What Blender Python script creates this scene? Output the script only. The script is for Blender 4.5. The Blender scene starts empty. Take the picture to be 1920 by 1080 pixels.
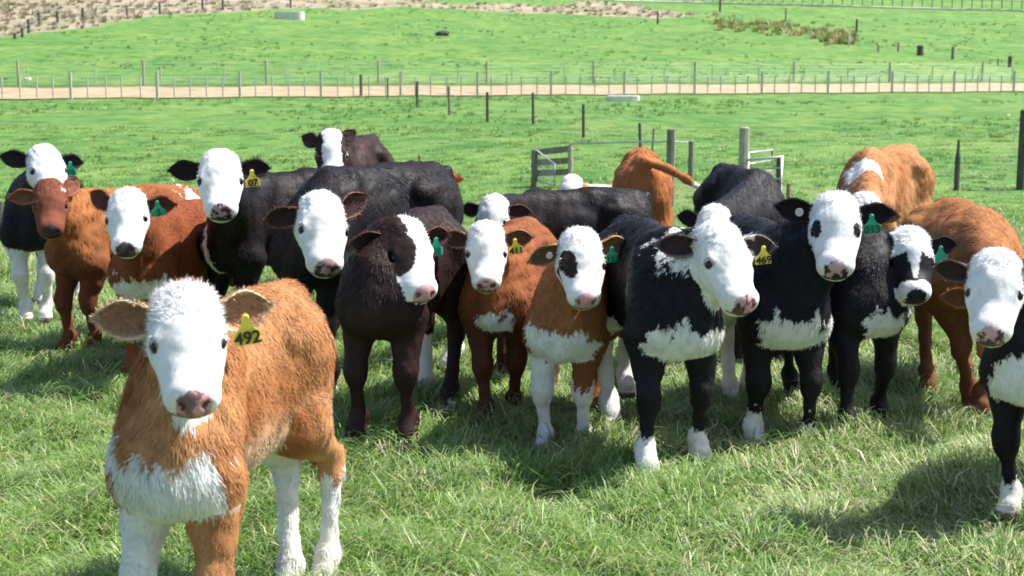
import bpy, math, random
import numpy as np
from mathutils import Vector, Matrix

sc = bpy.context.scene
# ------------------------------------------------------------------ camera
FOC = 2640.0                       # focal length in pixels of a 1920 wide frame
CAMH = 1.45
PITCH = math.atan(410.0 / FOC)
cam_d = bpy.data.cameras.new("camera")
cam_d.sensor_width = 36.0
cam_d.lens = FOC / 1920 * 36.0
cam_d.clip_start = 0.05
cam_d.clip_end = 3000
cam_d.dof.use_dof = True
cam_d.dof.focus_distance = 5.6
cam_d.dof.aperture_fstop = 7.0
cam = bpy.data.objects.new("camera", cam_d)
sc.collection.objects.link(cam)
cam.location = (0, 0, CAMH)
cam.rotation_euler = (math.pi / 2 - PITCH, 0, 0)
sc.camera = cam
# ------------------------------------------------------------------ light
SUN = Vector((0.80, 0.16, 1.12)).normalized()      # towards the sun
el = math.asin(SUN.z)
rot = math.atan2(SUN.x, SUN.y)
w = bpy.data.worlds.new("World")
sc.world = w
w.use_nodes = True
nt = w.node_tree
bg = nt.nodes.get("Background")
sky = nt.nodes.new("ShaderNodeTexSky")
sky.sky_type = 'NISHITA'
sky.sun_disc = False
sky.sun_elevation = el
sky.sun_rotation = rot
sky.air_density = 1.0
sky.dust_density = 1.5
nt.links.new(sky.outputs[0], bg.inputs[0])
bg.inputs[1].default_value = 0.115
sd = bpy.data.lights.new("sun", 'SUN')
sd.energy = 4.9
sd.angle = math.radians(0.5)
sd.color = (1.0, 0.96, 0.90)
so = bpy.data.objects.new("sun", sd)
sc.collection.objects.link(so)
so.rotation_euler = SUN.to_track_quat('Z', 'Y').to_euler()
sc.view_settings.view_transform = 'Standard'
sc.view_settings.look = 'None'
sc.view_settings.exposure = 0.80
sc.view_settings.gamma = 1
sc.cycles.max_bounces = 6
sc.cycles.diffuse_bounces = 3
sc.cycles.glossy_bounces = 2
sc.cycles.transmission_bounces = 2
sc.cycles.filter_width = 1.7

rng = np.random.default_rng(7)
random.seed(7)

# ------------------------------------------------------------------ helpers
def link(o, parent=None):
    sc.collection.objects.link(o)
    if parent is not None:
        o.parent = parent
    return o

def tag(o, label=None, cat=None, group=None, kind=None):
    if label: o['label'] = label
    if cat: o['category'] = cat
    if group: o['group'] = group
    if kind: o['kind'] = kind
    return o

def np_mesh(name, V, faces3=None, faces4=None, col=None, matidx3=None, matidx4=None, smooth=True):
    me = bpy.data.meshes.new(name)
    V = np.asarray(V, dtype=np.float32)
    n3 = 0 if faces3 is None else len(faces3)
    n4 = 0 if faces4 is None else len(faces4)
    me.vertices.add(len(V))
    me.vertices.foreach_set("co", V.ravel())
    loops = []
    if n4: loops.append(np.asarray(faces4, dtype=np.int32).ravel())
    if n3: loops.append(np.asarray(faces3, dtype=np.int32).ravel())
    L = np.concatenate(loops)
    me.loops.add(len(L))
    me.loops.foreach_set("vertex_index", L)
    me.polygons.add(n3 + n4)
    tot = np.concatenate([np.full(n4, 4), np.full(n3, 3)]).astype(np.int32)
    start = np.concatenate([[0], np.cumsum(tot)[:-1]]).astype(np.int32)
    me.polygons.foreach_set("loop_start", start)
    me.polygons.foreach_set("loop_total", tot)
    me.polygons.foreach_set("use_smooth", np.full(n3 + n4, smooth, dtype=bool))
    if matidx3 is not None or matidx4 is not None:
        mi = np.concatenate([np.zeros(n4, int) if matidx4 is None else matidx4,
                             np.zeros(n3, int) if matidx3 is None else matidx3]).astype(np.int32)
        me.polygons.foreach_set("material_index", mi)
    if col is not None:
        a = me.attributes.new("Col", 'FLOAT_COLOR', 'POINT')
        a.data.foreach_set("color", np.asarray(col, dtype=np.float32).ravel())
    me.update(calc_edges=True)
    return me

class MB:
    """collects boxes and tubes for one mesh"""
    def __init__(s): s.v = []; s.f = []
    def box(s, c, half, R=None):
        b = len(s.v)
        for i in (-1, 1):
            for j in (-1, 1):
                for k in (-1, 1):
                    p = Vector((i * half[0], j * half[1], k * half[2]))
                    if R is not None: p = R @ p
                    s.v.append(tuple(Vector(c) + p))
        for q in ((0, 1, 3, 2), (4, 6, 7, 5), (0, 4, 5, 1), (2, 3, 7, 6), (0, 2, 6, 4), (1, 5, 7, 3)):
            s.f.append(tuple(b + x for x in q))
    def tube(s, pts, rad, n=8, cap=True):
        pts = [Vector(p) for p in pts]
        if not hasattr(rad, '__len__'): rad = [rad] * len(pts)
        b = len(s.v)
        for i, p in enumerate(pts):
            d = (pts[min(i + 1, len(pts) - 1)] - pts[max(i - 1, 0)]).normalized()
            u = d.orthogonal().normalized() if abs(d.z) > .9 else d.cross(Vector((0, 0, 1))).normalized()
            v = d.cross(u)
            for k in range(n):
                a = 2 * math.pi * k / n
                s.v.append(tuple(p + (u * math.cos(a) + v * math.sin(a)) * rad[i]))
        for i in range(len(pts) - 1):
            for k in range(n):
                k2 = (k + 1) % n
                s.f.append((b + i * n + k, b + i * n + k2, b + (i + 1) * n + k2, b + (i + 1) * n + k))
        if cap:
            s.f.append(tuple(b + k for k in range(n))[::-1])
            s.f.append(tuple(b + (len(pts) - 1) * n + k for k in range(n)))
    def build(s, name, mat, parent=None, smooth=False, loc=None):
        me = bpy.data.meshes.new(name)
        vs = s.v if loc is None else [tuple(Vector(p) - Vector(loc)) for p in s.v]
        me.from_pydata(vs, [], s.f)
        me.materials.append(mat)
        if smooth: me.polygons.foreach_set("use_smooth", [True] * len(me.polygons))
        me.update()
        o = link(bpy.data.objects.new(name, me), parent)
        if loc is not None: o.location = loc
        return o

def mat_new(name):
    m = bpy.data.materials.new(name); m.use_nodes = True
    return m, m.node_tree, m.node_tree.nodes["Principled BSDF"]

def simple_mat(name, col, rough=.7, noise=0.25, scale=30, metal=0.0, stretch=None, bump=0.0):
    m, nt, b = mat_new(name)
    N = nt.nodes; L = nt.links
    tc = N.new("ShaderNodeTexCoord"); mp = N.new("ShaderNodeMapping")
    if stretch: mp.inputs['Scale'].default_value = stretch
    no = N.new("ShaderNodeTexNoise"); no.inputs['Scale'].default_value = scale; no.inputs['Detail'].default_value = 5
    rp = N.new("ShaderNodeValToRGB")
    rp.color_ramp.elements[0].position = .3; rp.color_ramp.elements[1].position = .7
    rp.color_ramp.elements[0].color = (*[c * (1 - noise) for c in col], 1)
    rp.color_ramp.elements[1].color = (*[min(1, c * (1 + noise)) for c in col], 1)
    L.new(tc.outputs['Object'], mp.inputs[0]); L.new(mp.outputs[0], no.inputs['Vector'])
    L.new(no.outputs[0], rp.inputs[0]); L.new(rp.outputs[0], b.inputs['Base Color'])
    b.inputs['Roughness'].default_value = rough; b.inputs['Metallic'].default_value = metal
    if bump:
        bp = N.new("ShaderNodeBump"); bp.inputs['Strength'].default_value = bump; bp.inputs['Distance'].default_value = .01
        L.new(no.outputs[0], bp.inputs['Height']); L.new(bp.outputs[0], b.inputs['Normal'])
    return m

# ------------------------------------------------------------------ terrain
def sstep(a, b, x):
    t = np.clip((x - a) / (b - a), 0, 1)
    return t * t * (3 - 2 * t)
TT = np.array([-80, 9, 13, 22, 40, 60, 74.6, 75.2, 79, 79.8, 90, 120, 200, 300, 460])
TZ = np.array([0, 0, -.12, -.62, -.50, -.22, .04, .08, .50, .62, 1.35, 3.6, 9.6, 22, 46])
def terrain(X, Y):
    X = np.asarray(X, float); Y = np.asarray(Y, float)
    g = sstep(10, 42, Y)
    t = Y - .41 * X * g
    z = np.interp(t, TT, TZ)
    z = z + .5 * sstep(95, 150, t) * (np.sin(X * .05 + t * .03) * np.sin(t * .045 + 1) + .3 * np.sin(X * .17 + t * .11))
    z = z + .05 * sstep(14, 40, t) * (1 - sstep(68, 74, t)) * (np.sin(X * .35 + 1) + np.sin(t * .5 + X * .2))
    z = z + .018 * (np.sin(X * 2.3 + Y * 1.1) * np.sin(Y * 2.9 - X * .7)) * (1 - sstep(12, 20, Y))
    z = z + .042 * (np.sin(X * 7.1 + 1.7 * np.sin(Y * 3.3)) * np.sin(Y * 6.3 + 1.3 * np.sin(X * 2.9))) * (1 - sstep(10, 14, Y))
    return z
def ray(px, py):
    th = PITCH
    F = np.array([0, math.cos(th), -math.sin(th)]); U = np.array([0, math.sin(th), math.cos(th)])
    return F + (px - 960) / FOC * np.array([1., 0, 0]) + (540 - py) / FOC * U
def P(px, py, Y):
    r = ray(px, py); t = Y / r[1]
    return np.array([0, 0, CAMH]) + r * t
def G(px, py):
    r = ray(px, py)
    ts = np.geomspace(1.5, 520, 6000)
    p = np.array([0, 0, CAMH])[None] + ts[:, None] * r[None]
    below = p[:, 2] < terrain(p[:, 0], p[:, 1])
    i = int(np.argmax(below)) if below.any() else len(ts) - 1
    q = p[i].copy(); q[2] = terrain(q[0], q[1])
    return q

# dry bank: bounded by bearing (X/Y) -> distance
BX = np.array([-60, 0, 60, 150, 210, 300, 450, 600, 760, 900, 960, 1100, 1180, 1260, 1330])
BY = np.array([86, 74, 64, 50, 42, 31, 22, 14, 15, 18, 23, 29, 31, 34, 30])
_b = np.array([G(x, y) for x, y in zip(BX, BY)])
B_phi = _b[:, 0] / _b[:, 1]; B_Y = _b[:, 1]
B2X = np.array([700, 800, 860, 900, 1000, 1130, 1180, 1260, 1330]); B2Y = np.array([-60, 4, 6, 6, 9, 4, 8, 22, 29])
_b = np.array([G(x, y) for x, y in zip(B2X, B2Y)])
B2_phi = _b[:, 0] / _b[:, 1]; B2_Y = _b[:, 1]
def scrub_mask(X, Y):
    phi = X / np.maximum(Y, 1)
    n = 2.5 * np.sin(X * .31 + Y * .13) + 1.5 * np.sin(X * .83 - Y * .29)
    y0 = np.interp(phi, B_phi, B_Y) + n
    y1 = np.interp(phi, B2_phi, B2_Y) + n
    m = (sstep(-1.5, 1.5, Y - y0)) * (1 - sstep(-1.5, 1.5, Y - y1)) * (phi < B_phi[-1])
    return m * (Y > 60)

def build_ground():
    rows = np.concatenate([np.arange(-40, 1, 2.), np.arange(1, 14, .16), np.arange(14, 30, .4), np.arange(30, 68, .9),
                           np.arange(68, 84, .35), np.arange(84, 130, 1.2), np.arange(130, 300, 2.2), np.arange(300, 470, 7)])
    ncol = 190
    u = np.linspace(-1, 1, ncol)
    R, U = np.meshgrid(rows, u, indexing='ij')
    half = 16 + np.maximum(R, 0) * .62
    X = U * half
    Yw = R + .41 * X * sstep(10, 60, R)
    Z = terrain(X, Yw)
    V = np.stack([X, Yw, Z], -1).reshape(-1, 3)
    nr = len(rows)
    i = np.arange(nr - 1)[:, None] * ncol + np.arange(ncol - 1)[None]
    F = np.stack([i, i + 1, i + ncol + 1, i + ncol], -1).reshape(-1, 4)
    m = scrub_mask(V[:, 0], V[:, 1])
    t = V[:, 1] - .41 * V[:, 0] * sstep(10, 42, V[:, 1])
    bank = np.exp(-((t - 80) / .9) ** 2)                 # shade of the verge lip above the road, painted as a dark line
    # trampled earth round the gateway
    gp = G(1330, 372)
    mud = np.exp(-(((V[:, 0] - gp[0] - .3) / 1.9) ** 2 + ((V[:, 1] - gp[1]) / 2.6) ** 2))
    col = np.stack([m, bank, mud, np.ones_like(m)], -1)
    me = np_mesh("pasture", V, faces4=F, col=col)
    mt, nt, b = mat_new("pasture_grass")
    N = nt.nodes; L = nt.links
    ge = N.new("ShaderNodeNewGeometry")
    at = N.new("ShaderNodeAttribute"); at.attribute_name = "Col"
    sep = N.new("ShaderNodeSeparateColor"); L.new(at.outputs['Color'], sep.inputs[0])
    def noise(scale, det=4, stretch=None, rough=.55):
        n = N.new("ShaderNodeTexNoise"); n.inputs['Scale'].default_value = scale; n.inputs['Detail'].default_value = det
        n.inputs['Roughness'].default_value = rough
        if stretch:
            mp = N.new("ShaderNodeMapping"); mp.inputs['Scale'].default_value = stretch
            L.new(ge.outputs['Position'], mp.inputs[0]); L.new(mp.outputs[0], n.inputs['Vector'])
        else: L.new(ge.outputs['Position'], n.inputs['Vector'])
        return n
    def ramp(src, els):
        r = N.new("ShaderNodeValToRGB"); cr = r.color_ramp
        while len(cr.elements) < len(els): cr.elements.new(.5)
        for e, (p, c) in zip(cr.elements, els): e.position = p; e.color = (*c, 1)
        L.new(src, r.inputs[0]); return r
    def mix(f, a, b_, mode='MIX'):
        x = N.new("ShaderNodeMix"); x.data_type = 'RGBA'; x.blend_type = mode
        if isinstance(f, float): x.inputs[0].default_value = f
        else: L.new(f, x.inputs[0])
        for k, s in ((6, a), (7, b_)):
            if isinstance(s, tuple): x.inputs[k].default_value = (*s, 1)
            else: L.new(s, x.inputs[k])
        return x.outputs[2]
    n1 = noise(.22, 5, (1, .55, 1)); n2 = noise(1.9, 6, (1, .6, 1), .65); n3 = noise(14, 4, None, .7)
    c1 = ramp(n1.outputs[0], [(.38, (.090, .215, .050)), (.5, (.125, .255, .060)), (.62, (.205, .31, .080))])
    c2 = ramp(n2.outputs[0], [(.36, (.065, .165, .042)), (.5, (.125, .255, .060)), (.66, (.195, .32, .080))])
    c = mix(.55, c1.outputs[0], c2.outputs[0])
    c3 = ramp(n3.outputs[0], [(.3, (.62, .66, .6)), (.65, (1.18, 1.15, 1.1))])
    c = mix(.8, c, c3.outputs[0], 'MULTIPLY')
    nb_ = noise(.8, 5, (1, .8, 1), .6); cb = ramp(nb_.outputs[0], [(.38, (.50, .74, .55)), (.48, (1, 1, 1)), (.58, (1.25, 1.12, 1.1))])
    c = mix(.9, c, cb.outputs[0], 'MULTIPLY')
    # dry bank
    n4 = noise(.9, 7, (1, 1, 1.5), .7); n5 = noise(.25, 4)
    s1 = ramp(n4.outputs[0], [(.32, (.19, .19, .10)), (.45, (.34, .275, .20)), (.58, (.45, .365, .28)), (.75, (.53, .45, .36))])
    s2 = ramp(n5.outputs[0], [(.38, (.6, .75, .5)), (.55, (1, 1, 1))])
    s = mix(1.0, s1.outputs[0], s2.outputs[0], 'MULTIPLY')
    c = mix(sep.outputs[0], c, s)
    bk = N.new("ShaderNodeMath"); bk.operation = 'MULTIPLY'; bk.inputs[1].default_value = .55
    L.new(sep.outputs[1], bk.inputs[0])
    c = mix(bk.outputs[0], c, (.10, .09, .035))  # painted bank shade goes into the ground colour
    n6 = noise(2.2, 5)
    mr = N.new("ShaderNodeMath"); mr.operation = 'MULTIPLY_ADD'; mr.inputs[1].default_value = 2.2; mr.inputs[2].default_value = -.75; mr.use_clamp = True
    L.new(n6.outputs[0], mr.inputs[0])
    mm = N.new("ShaderNodeMath"); mm.operation = 'MULTIPLY'; L.new(mr.outputs[0], mm.inputs[0]); L.new(sep.outputs[2], mm.inputs[1]); mm.use_clamp = True
    c = mix(mm.outputs[0], c, (.27, .22, .15))
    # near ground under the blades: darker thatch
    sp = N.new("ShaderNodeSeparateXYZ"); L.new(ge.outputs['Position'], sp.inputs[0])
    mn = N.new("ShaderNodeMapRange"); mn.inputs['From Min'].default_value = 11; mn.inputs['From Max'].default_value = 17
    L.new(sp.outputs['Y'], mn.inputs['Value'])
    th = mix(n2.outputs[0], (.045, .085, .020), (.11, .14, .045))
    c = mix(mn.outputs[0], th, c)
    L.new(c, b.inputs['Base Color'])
    b.inputs['Roughness'].default_value = .85; b.inputs['Specular IOR Level'].default_value = .2
    ad = N.new("ShaderNodeMath"); ad.operation = 'ADD'; L.new(n2.outputs[0], ad.inputs[0]); L.new(n3.outputs[0], ad.inputs[1])
    bp = N.new("ShaderNodeBump"); bp.inputs['Strength'].default_value = .8; bp.inputs['Distance'].default_value = .10
    L.new(ad.outputs[0], bp.inputs['Height']); L.new(bp.outputs[0], b.inputs['Normal'])
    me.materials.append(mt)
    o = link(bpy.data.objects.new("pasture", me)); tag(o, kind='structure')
    return o
build_ground()

def build_road():
    xs = np.arange(-75, 78, .8)
    ts = np.array([75.0, 75.5, 76.2, 77, 77.8, 78.5, 79.1])
    V = []
    for x in xs:
        for t in ts:
            wob = .18 * math.sin(x * .9) + .1 * math.sin(x * 2.3)
            tt = t + (wob if t in (75.0, 79.1) else 0)
            y = tt + .41 * x
            V.append((x, y, float(terrain(x, y)) + .05))
    n = len(ts)
    i = np.arange(len(xs) - 1)[:, None] * n + np.arange(n - 1)[None]
    F = np.stack([i, i + n, i + n + 1, i + 1], -1).reshape(-1, 4)
    me = np_mesh("road", np.array(V), faces4=F)
    me.materials.append(simple_mat("gravel", (.36, .275, .165), .95, .18, 1.3, bump=.3))
    tag(link(bpy.data.objects.new("road", me)), kind='structure')
build_road()

# ------------------------------------------------------------------ fences and things beyond
WOOD = simple_mat("weathered_post_wood", (.20, .18, .15), .9, .35, 9, stretch=(4, 4, .5), bump=.4)
WOODL = simple_mat("pale_post_wood", (.36, .33, .26), .9, .25, 9, stretch=(4, 4, .5), bump=.4)
WOODD = simple_mat("dark_post_wood", (.085, .078, .068), .9, .35, 9, stretch=(4, 4, .5), bump=.4)
WOODP = simple_mat("silvered_batten_wood", (.52, .50, .45), .9, .2, 9, stretch=(4, 4, .5))
WIRE = simple_mat("galvanised_wire", (.42, .43, .43), .5, .1, 20, metal=.4)
STEEL = simple_mat("galvanised_gate_tube", (.42, .44, .46), .42, .1, 14, metal=.4)
CONC = simple_mat("trough_concrete", (.62, .61, .57), .85, .15, 6, bump=.3)
DARKW = simple_mat("trough_water", (.03, .04, .04), .15, .1, 3)

def round_post(base, h, r, mat, parent=None, name='post', lean=(0, 0), pointed=False):
    mb = MB(); b = Vector(base); rr = [r * 1.03, r, r * .98]
    top = b + Vector((lean[0], lean[1], h))
    pts = [b - Vector((0, 0, .12)), b.lerp(top, .5), top]
    if pointed:
        pts = [b - Vector((0, 0, .12)), b.lerp(top, .66), b.lerp(top, .76), top]; rr = [r, r, r * .62, r * .42]
    else:
        pts.append(top + Vector((0, 0, r * .25))); rr.append(r * .6)
    mb.tube(pts, rr, 8)
    return mb.build(name, mat, parent, smooth=False, loc=None if parent is not None else tuple(base))

def fence_root(name, loc, label, cat='fence', group=None):
    e = link(bpy.data.objects.new(name, None)); e.location = loc; e.empty_display_size = .3
    tag(e, label, cat, group); return e

def wires(parent, pts_tops, nw, r, hs):
    mb = MB()
    for k in range(nw):
        mb.tube([Vector(p) + Vector((0, 0, hs[k])) for p in pts_tops], r, 4, cap=False)
    mb.build('wire', WIRE, parent)

# roadside fence on the near side of the track
def near_road_fence():
    root = fence_root('batten_fence', (0, 74.6, 0), 'long wire fence of pale posts and battens along the near edge of the track')
    root.location = (0, 0, 0)
    px = []
    x = -12.0; k = 0
    strainer = [133, 295, 450, 602, 751, 895, 1033, 1170, 1302, 1428, 1552, 1672, 1788, 1900]
    al = [-28] + strainer + [2010]
    pts = []
    for a, b_ in zip(al[:-1], al[1:]):
        nb = 5
        for j in range(nb):
            px.append((a + (b_ - a) * j / nb, j == 0))
    for x, big in px:
        # where bearing meets line t = 74.6
        phi = (x - 960) / FOC
        # Y - .41 X = 74.6, X = phi' * Y ; phi' accounts for pitch
        r = ray(x, 178); ph = r[0] / r[1]
        Y = 74.6 / (1 - .41 * ph); X = ph * Y
        z = float(terrain(X, Y)); pts.append((X, Y, z))
        if big:
            mb = MB(); mb.box((X, Y, z + .62), (.055, .05, .68)); mb.build('post', WOODP, root)
        else:
            mb = MB(); mb.box((X + rng.uniform(-.05, .05), Y, z + .58), (.026, .03, .48)); mb.build('batten', WOODP, root)
    wires(root, pts, 6, .004, [.2, .38, .56, .74, .92, 1.08])
near_road_fence()

def far_road_fence():
    root = fence_root('post_fence', (0, 0, 0), 'taller grey wire fence along the far edge of the gravel track')
    for x in [-70, 35, 270, 500, 710, 913, 1113, 1303, 1488, 1667, 1841, 2010]:
        r = ray(x, 160); ph = r[0] / r[1]
        Y = 80.4 / (1 - .41 * ph); X = ph * Y; z = float(terrain(X, Y))
        round_post((X, Y, z), 1.26, .065, WOODL, root)
    pts = []
    for x in np.arange(-30, 35, 3.):
        Y = 80.4 + .41 * x; pts.append((x, Y, float(terrain(x, Y))))
    for p in pts[::1]:
        mb = MB(); mb.box((p[0], p[1], p[2] + .5), (.022, .025, .42)); mb.build('batten', WOODP, root)
    wires(root, pts, 6, .004, [.2, .38, .56, .74, .92, 1.1])
far_road_fence()

def diag_fence():
    root = fence_root('paddock_fence', (0, 0, 0), 'fence of dark uneven posts crossing the paddock from the gateway to the track')
    pts = []
    for (x, yt, yb, r, m) in [(677, 140, 181, .13, WOODD), (727, 146, 186, .09, WOOD), (782, 153, 199, .10, WOODD), (843, 162, 216, .085, WOOD),
                              (914, 173, 229, .085, WOODD), (1000, 174, 233, .075, WOODD), (1094, 196, 258, .07, WOODD),
                              (1201, 231, 284, .06, WOODD), (1222, 241, 296, .04, WOOD)]:
        b = G(x, yb); top = P(x, yt, b[1]); pts.append(tuple(b))
        round_post(tuple(b), float(top[2] - b[2]), r * .6, m, root, lean=(rng.uniform(-.04, .04), 0))
    wires(root, pts, 5, .005, [.15, .35, .55, .75, .95])
diag_fence()

def gateway():
    f = fence_root('gateway_fence', (0, 0, 0), 'round wooden strainer posts of the gateway behind the calves, with a top wire')
    def post(px, yt, yb, r, m, Y=None, par=f):
        b = G(px, yb)
        top = P(px, yt, b[1])
        round_post(tuple(b), float(top[2] - b[2]), r, m, par); return b, top
    b1, t1 = post(1256, 243, 388, .062, WOOD)
    b2, t2 = post(1295, 265, 336, .050, WOOD)
    b3, t3 = post(1392, 240, 395, .068, WOODL)
    mb = MB()
    g0 = G(1069, 352); q0 = P(1069, 270, g0[1])
    mb.tube([q0, P(1200, 266, (g0[1] + b1[1]) / 2), P(1256, 265, b1[1]), P(1290, 267, b2[1])], .014, 5)
    mb.build('top_rail_wire', STEEL, f)
    # left: timber rail frame and mesh gate
    t = fence_root('rail_fence', (0, 0, 0), 'short timber rail section between a thick and a thin post, left of the gateway')
    bL = G(1002, 350); tl = P(1002, 281, bL[1]); m = MB()
    round_post(tuple(bL), float(tl[2] - bL[2]), .058, WOOD, t)
    bR = g0; tr = P(1069, 271, bR[1]); round_post(tuple(bR), float(tr[2] - bR[2]), .042, WOODL, t)
    for (ya, yb_) in ((286, 279), (305, 301), (325, 322)):
        A = Vector(P(1004, ya, bL[1])); B = Vector(P(1067, yb_, bR[1])); d = B - A
        m = MB(); m.box((A + B) / 2, (d.length / 2, .02, .055), d.to_track_quat('X', 'Z').to_matrix())
        m.build('rail', WOOD, t)
    ga = fence_root('mesh_gate', (0, 0, 0), 'small wire mesh gate with a diagonal top tube hanging behind the calves', 'gate')
    A = Vector(P(1007, 282, bL[1] - .05)); C = Vector(P(1040, 308, bL[1] - 1.0)); zf = -0.55
    A0 = Vector((A.x, A.y, float(terrain(A.x, A.y)) + .12)); C0 = Vector((C.x, C.y, float(terrain(C.x, C.y)) + .12))
    m = MB(); m.tube([A0, A, C, C0, A0], .016, 6); m.build('gate_frame', STEEL, ga, smooth=True)
    m = MB()
    for k in range(1, 8):
        q = k / 8; m.tube([A0.lerp(C0, q), A.lerp(C, q)], .004, 4)
        m.tube([A0.lerp(A, q), C0.lerp(C, q)], .004, 4)
    m.build('mesh', WIRE, ga)
    # right: tubular gate standing open
    gb = fence_root('tube_gate', (0, 0, 0), 'galvanised tube gate standing open to the right of the pale gatepost', 'gate')
    A = Vector(P(1404, 297, b3[1] - .1)); D = Vector(P(1466, 293, b3[1] - 1.9)); D2 = Vector(P(1446, 290, b3[1] + 1.2))
    A = Vector(P(1402, 300, b3[1])); D = Vector(P(1467, 294, b3[1] - 2.1))
    h = .78
    m = MB(); m.tube([A, D, D - Vector((0, 0, h)), A - Vector((0, 0, h)), A], .017, 6); m.build('gate_frame', STEEL, gb, smooth=True)
    for k in range(1, 6):
        q = k / 6 * h; m = MB(); m.tube([A - Vector((0, 0, q)), D - Vector((0, 0, q))], .011, 6); m.build('gate_bar', STEEL, gb, smooth=True)
    # second leaf behind it
    gc = fence_root('tube_gate', (0, 0, 0), 'second galvanised gate leaf folded behind the open tube gate, right of the pale post', 'gate')
    A2 = Vector(P(1404, 287, b3[1] + .25)); D2 = Vector(P(1450, 291, b3[1] - 1.4)) + Vector((0, .35, .02))
    D2 = Vector(P(1448, 281, b3[1] + 1.6)); h2 = .75
    m = MB(); m.tube([A2, D2, D2 - Vector((0, 0, h2)), A2 - Vector((0, 0, h2)), A2], .017, 6); m.build('gate_frame', STEEL, gc, smooth=True)
    for k in range(1, 5):
        q = k / 5 * h2; m = MB(); m.tube([A2 - Vector((0, 0, q)), D2 - Vector((0, 0, q))], .011, 6); m.build('gate_bar', STEEL, gc, smooth=True)
    s = G(1459, 385)
    o = round_post(tuple(s), float(P(1459, 292, s[1])[2] - s[2]), .045, WOODD)
    tag(o, 'dark square-looking post at the free end of the open tube gate', 'post')
    s = G(1478, 372); o = round_post(tuple(s), float(P(1478, 344, s[1])[2] - s[2]), .035, WOOD)
    tag(o, 'short brown stake in the grass just right of the tube gate', 'post')
    s = G(1793, 358); o = round_post(tuple(s), float(P(1793, 262, s[1])[2] - s[2]), .048, WOODD, pointed=True)
    tag(o, 'grey pointed fence post standing above the brown calf at the right', 'post')
    s = G(1914, 356); o = round_post(tuple(s), float(P(1914, 207, s[1])[2] - s[2]), .085, WOODD)
    tag(o, 'thick dark post at the right edge of the photo', 'post')
    mb = MB(); q = Vector(P(1903, 232, s[1] - .1)); mb.tube([q, q - Vector((0, 0, .28))], .014, 6)
    oo = mb.build('insulator', CONC, o, loc=tuple(s)); oo.location = (0, 0, 0)
    s = G(787, 322); o = round_post(tuple(s), float(P(787, 292, s[1])[2] - s[2]), .03, WOOD)
    tag(o, 'small stake in the grass beyond the black backs, centre left', 'post')
    s = G(1, 440); o = round_post(tuple(s), float(P(1, 378, s[1])[2] - s[2]), .04, WOODD)
    tag(o, 'low dark post at the left edge of the photo beside the black calf', 'post')
gateway()

def trough(px, py, wpx, name_label, rot=0., hh=.26):
    b = G(px, py); d = b[1]; wd = wpx / FOC * d
    e = link(bpy.data.objects.new('water_trough', None)); e.location = tuple(b); e.rotation_euler = (0, 0, rot)
    tag(e, name_label, 'water trough', 'water troughs in the paddocks')
    n = 20; V = []; F = []
    prof = [(1, -.3), (1, hh), (.93, hh + .02), (.88, hh), (.88, hh - .12)]
    for k in range(n):
        a = 2 * math.pi * k / n
        sx = math.copysign(abs(math.cos(a)) ** .55, math.cos(a)) * wd / 2; sy = math.copysign(abs(math.sin(a)) ** .55, math.sin(a)) * wd * .28
        for (q, z) in prof: V.append((sx * q, sy * q, z))
    m = len(prof)
    for k in range(n):
        for j in range(m - 1):
            k2 = (k + 1) % n; F.append((k * m + j, k2 * m + j, k2 * m + j + 1, k * m + j + 1))
    me = bpy.data.meshes.new('basin'); me.from_pydata(V, [], F); me.materials.append(CONC); me.update()
    o = link(bpy.data.objects.new('basin', me), e)
    me = bpy.data.meshes.new('water_surface'); me.from_pydata([(V[k * m + 3][0], V[k * m + 3][1], hh - .08) for k in range(n)], [], [tuple(range(n))])
    me.materials.append(DARKW); me.update(); link(bpy.data.objects.new('water_surface', me), e)
    return b
trough(1168, 190, 62, 'long pale concrete water trough in the green paddock just below the gravel track', .1)
trough(543, 36, 54, 'white topped water trough high on the green hillside, upper left', -.1, .75)

def stone(px, py, r, label, mat=None):
    b = G(px, py)
    V = []; F = []; n = 9; m = 6
    for j in range(m + 1):
        th = math.pi * j / m
        for k in range(n):
            a = 2 * math.pi * k / n; rr = r * (1 + .25 * math.sin(3 * a + j) * math.sin(th))
            V.append((rr * math.sin(th) * math.cos(a) * 1.2, rr * math.sin(th) * math.sin(a), rr * .7 * math.cos(th)))
    for j in range(m):
        for k in range(n): F.append((j * n + k, j * n + (k + 1) % n, (j + 1) * n + (k + 1) % n, (j + 1) * n + k))
    me = bpy.data.meshes.new('stone'); me.from_pydata(V, [], F); me.materials.append(mat or CONC); me.update()
    o = link(bpy.data.objects.new('stone', me)); o.location = (b[0], b[1], b[2] + r * .3); tag(o, label, 'stone')
stone(52, 151, .16, 'white stone on the grass above the gravel track at the far left')
stone(1890, 218, .07, 'white stone lying in the grass left of the thick dark post at the right edge')
stone(1851, 355, .035, 'small dark lump in the grass between the pointed post and the thick dark post', WOODD)
stone(830, 67, .5, 'flat dark patch of rock lying on the green hillside, upper centre', WOODD)

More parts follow.
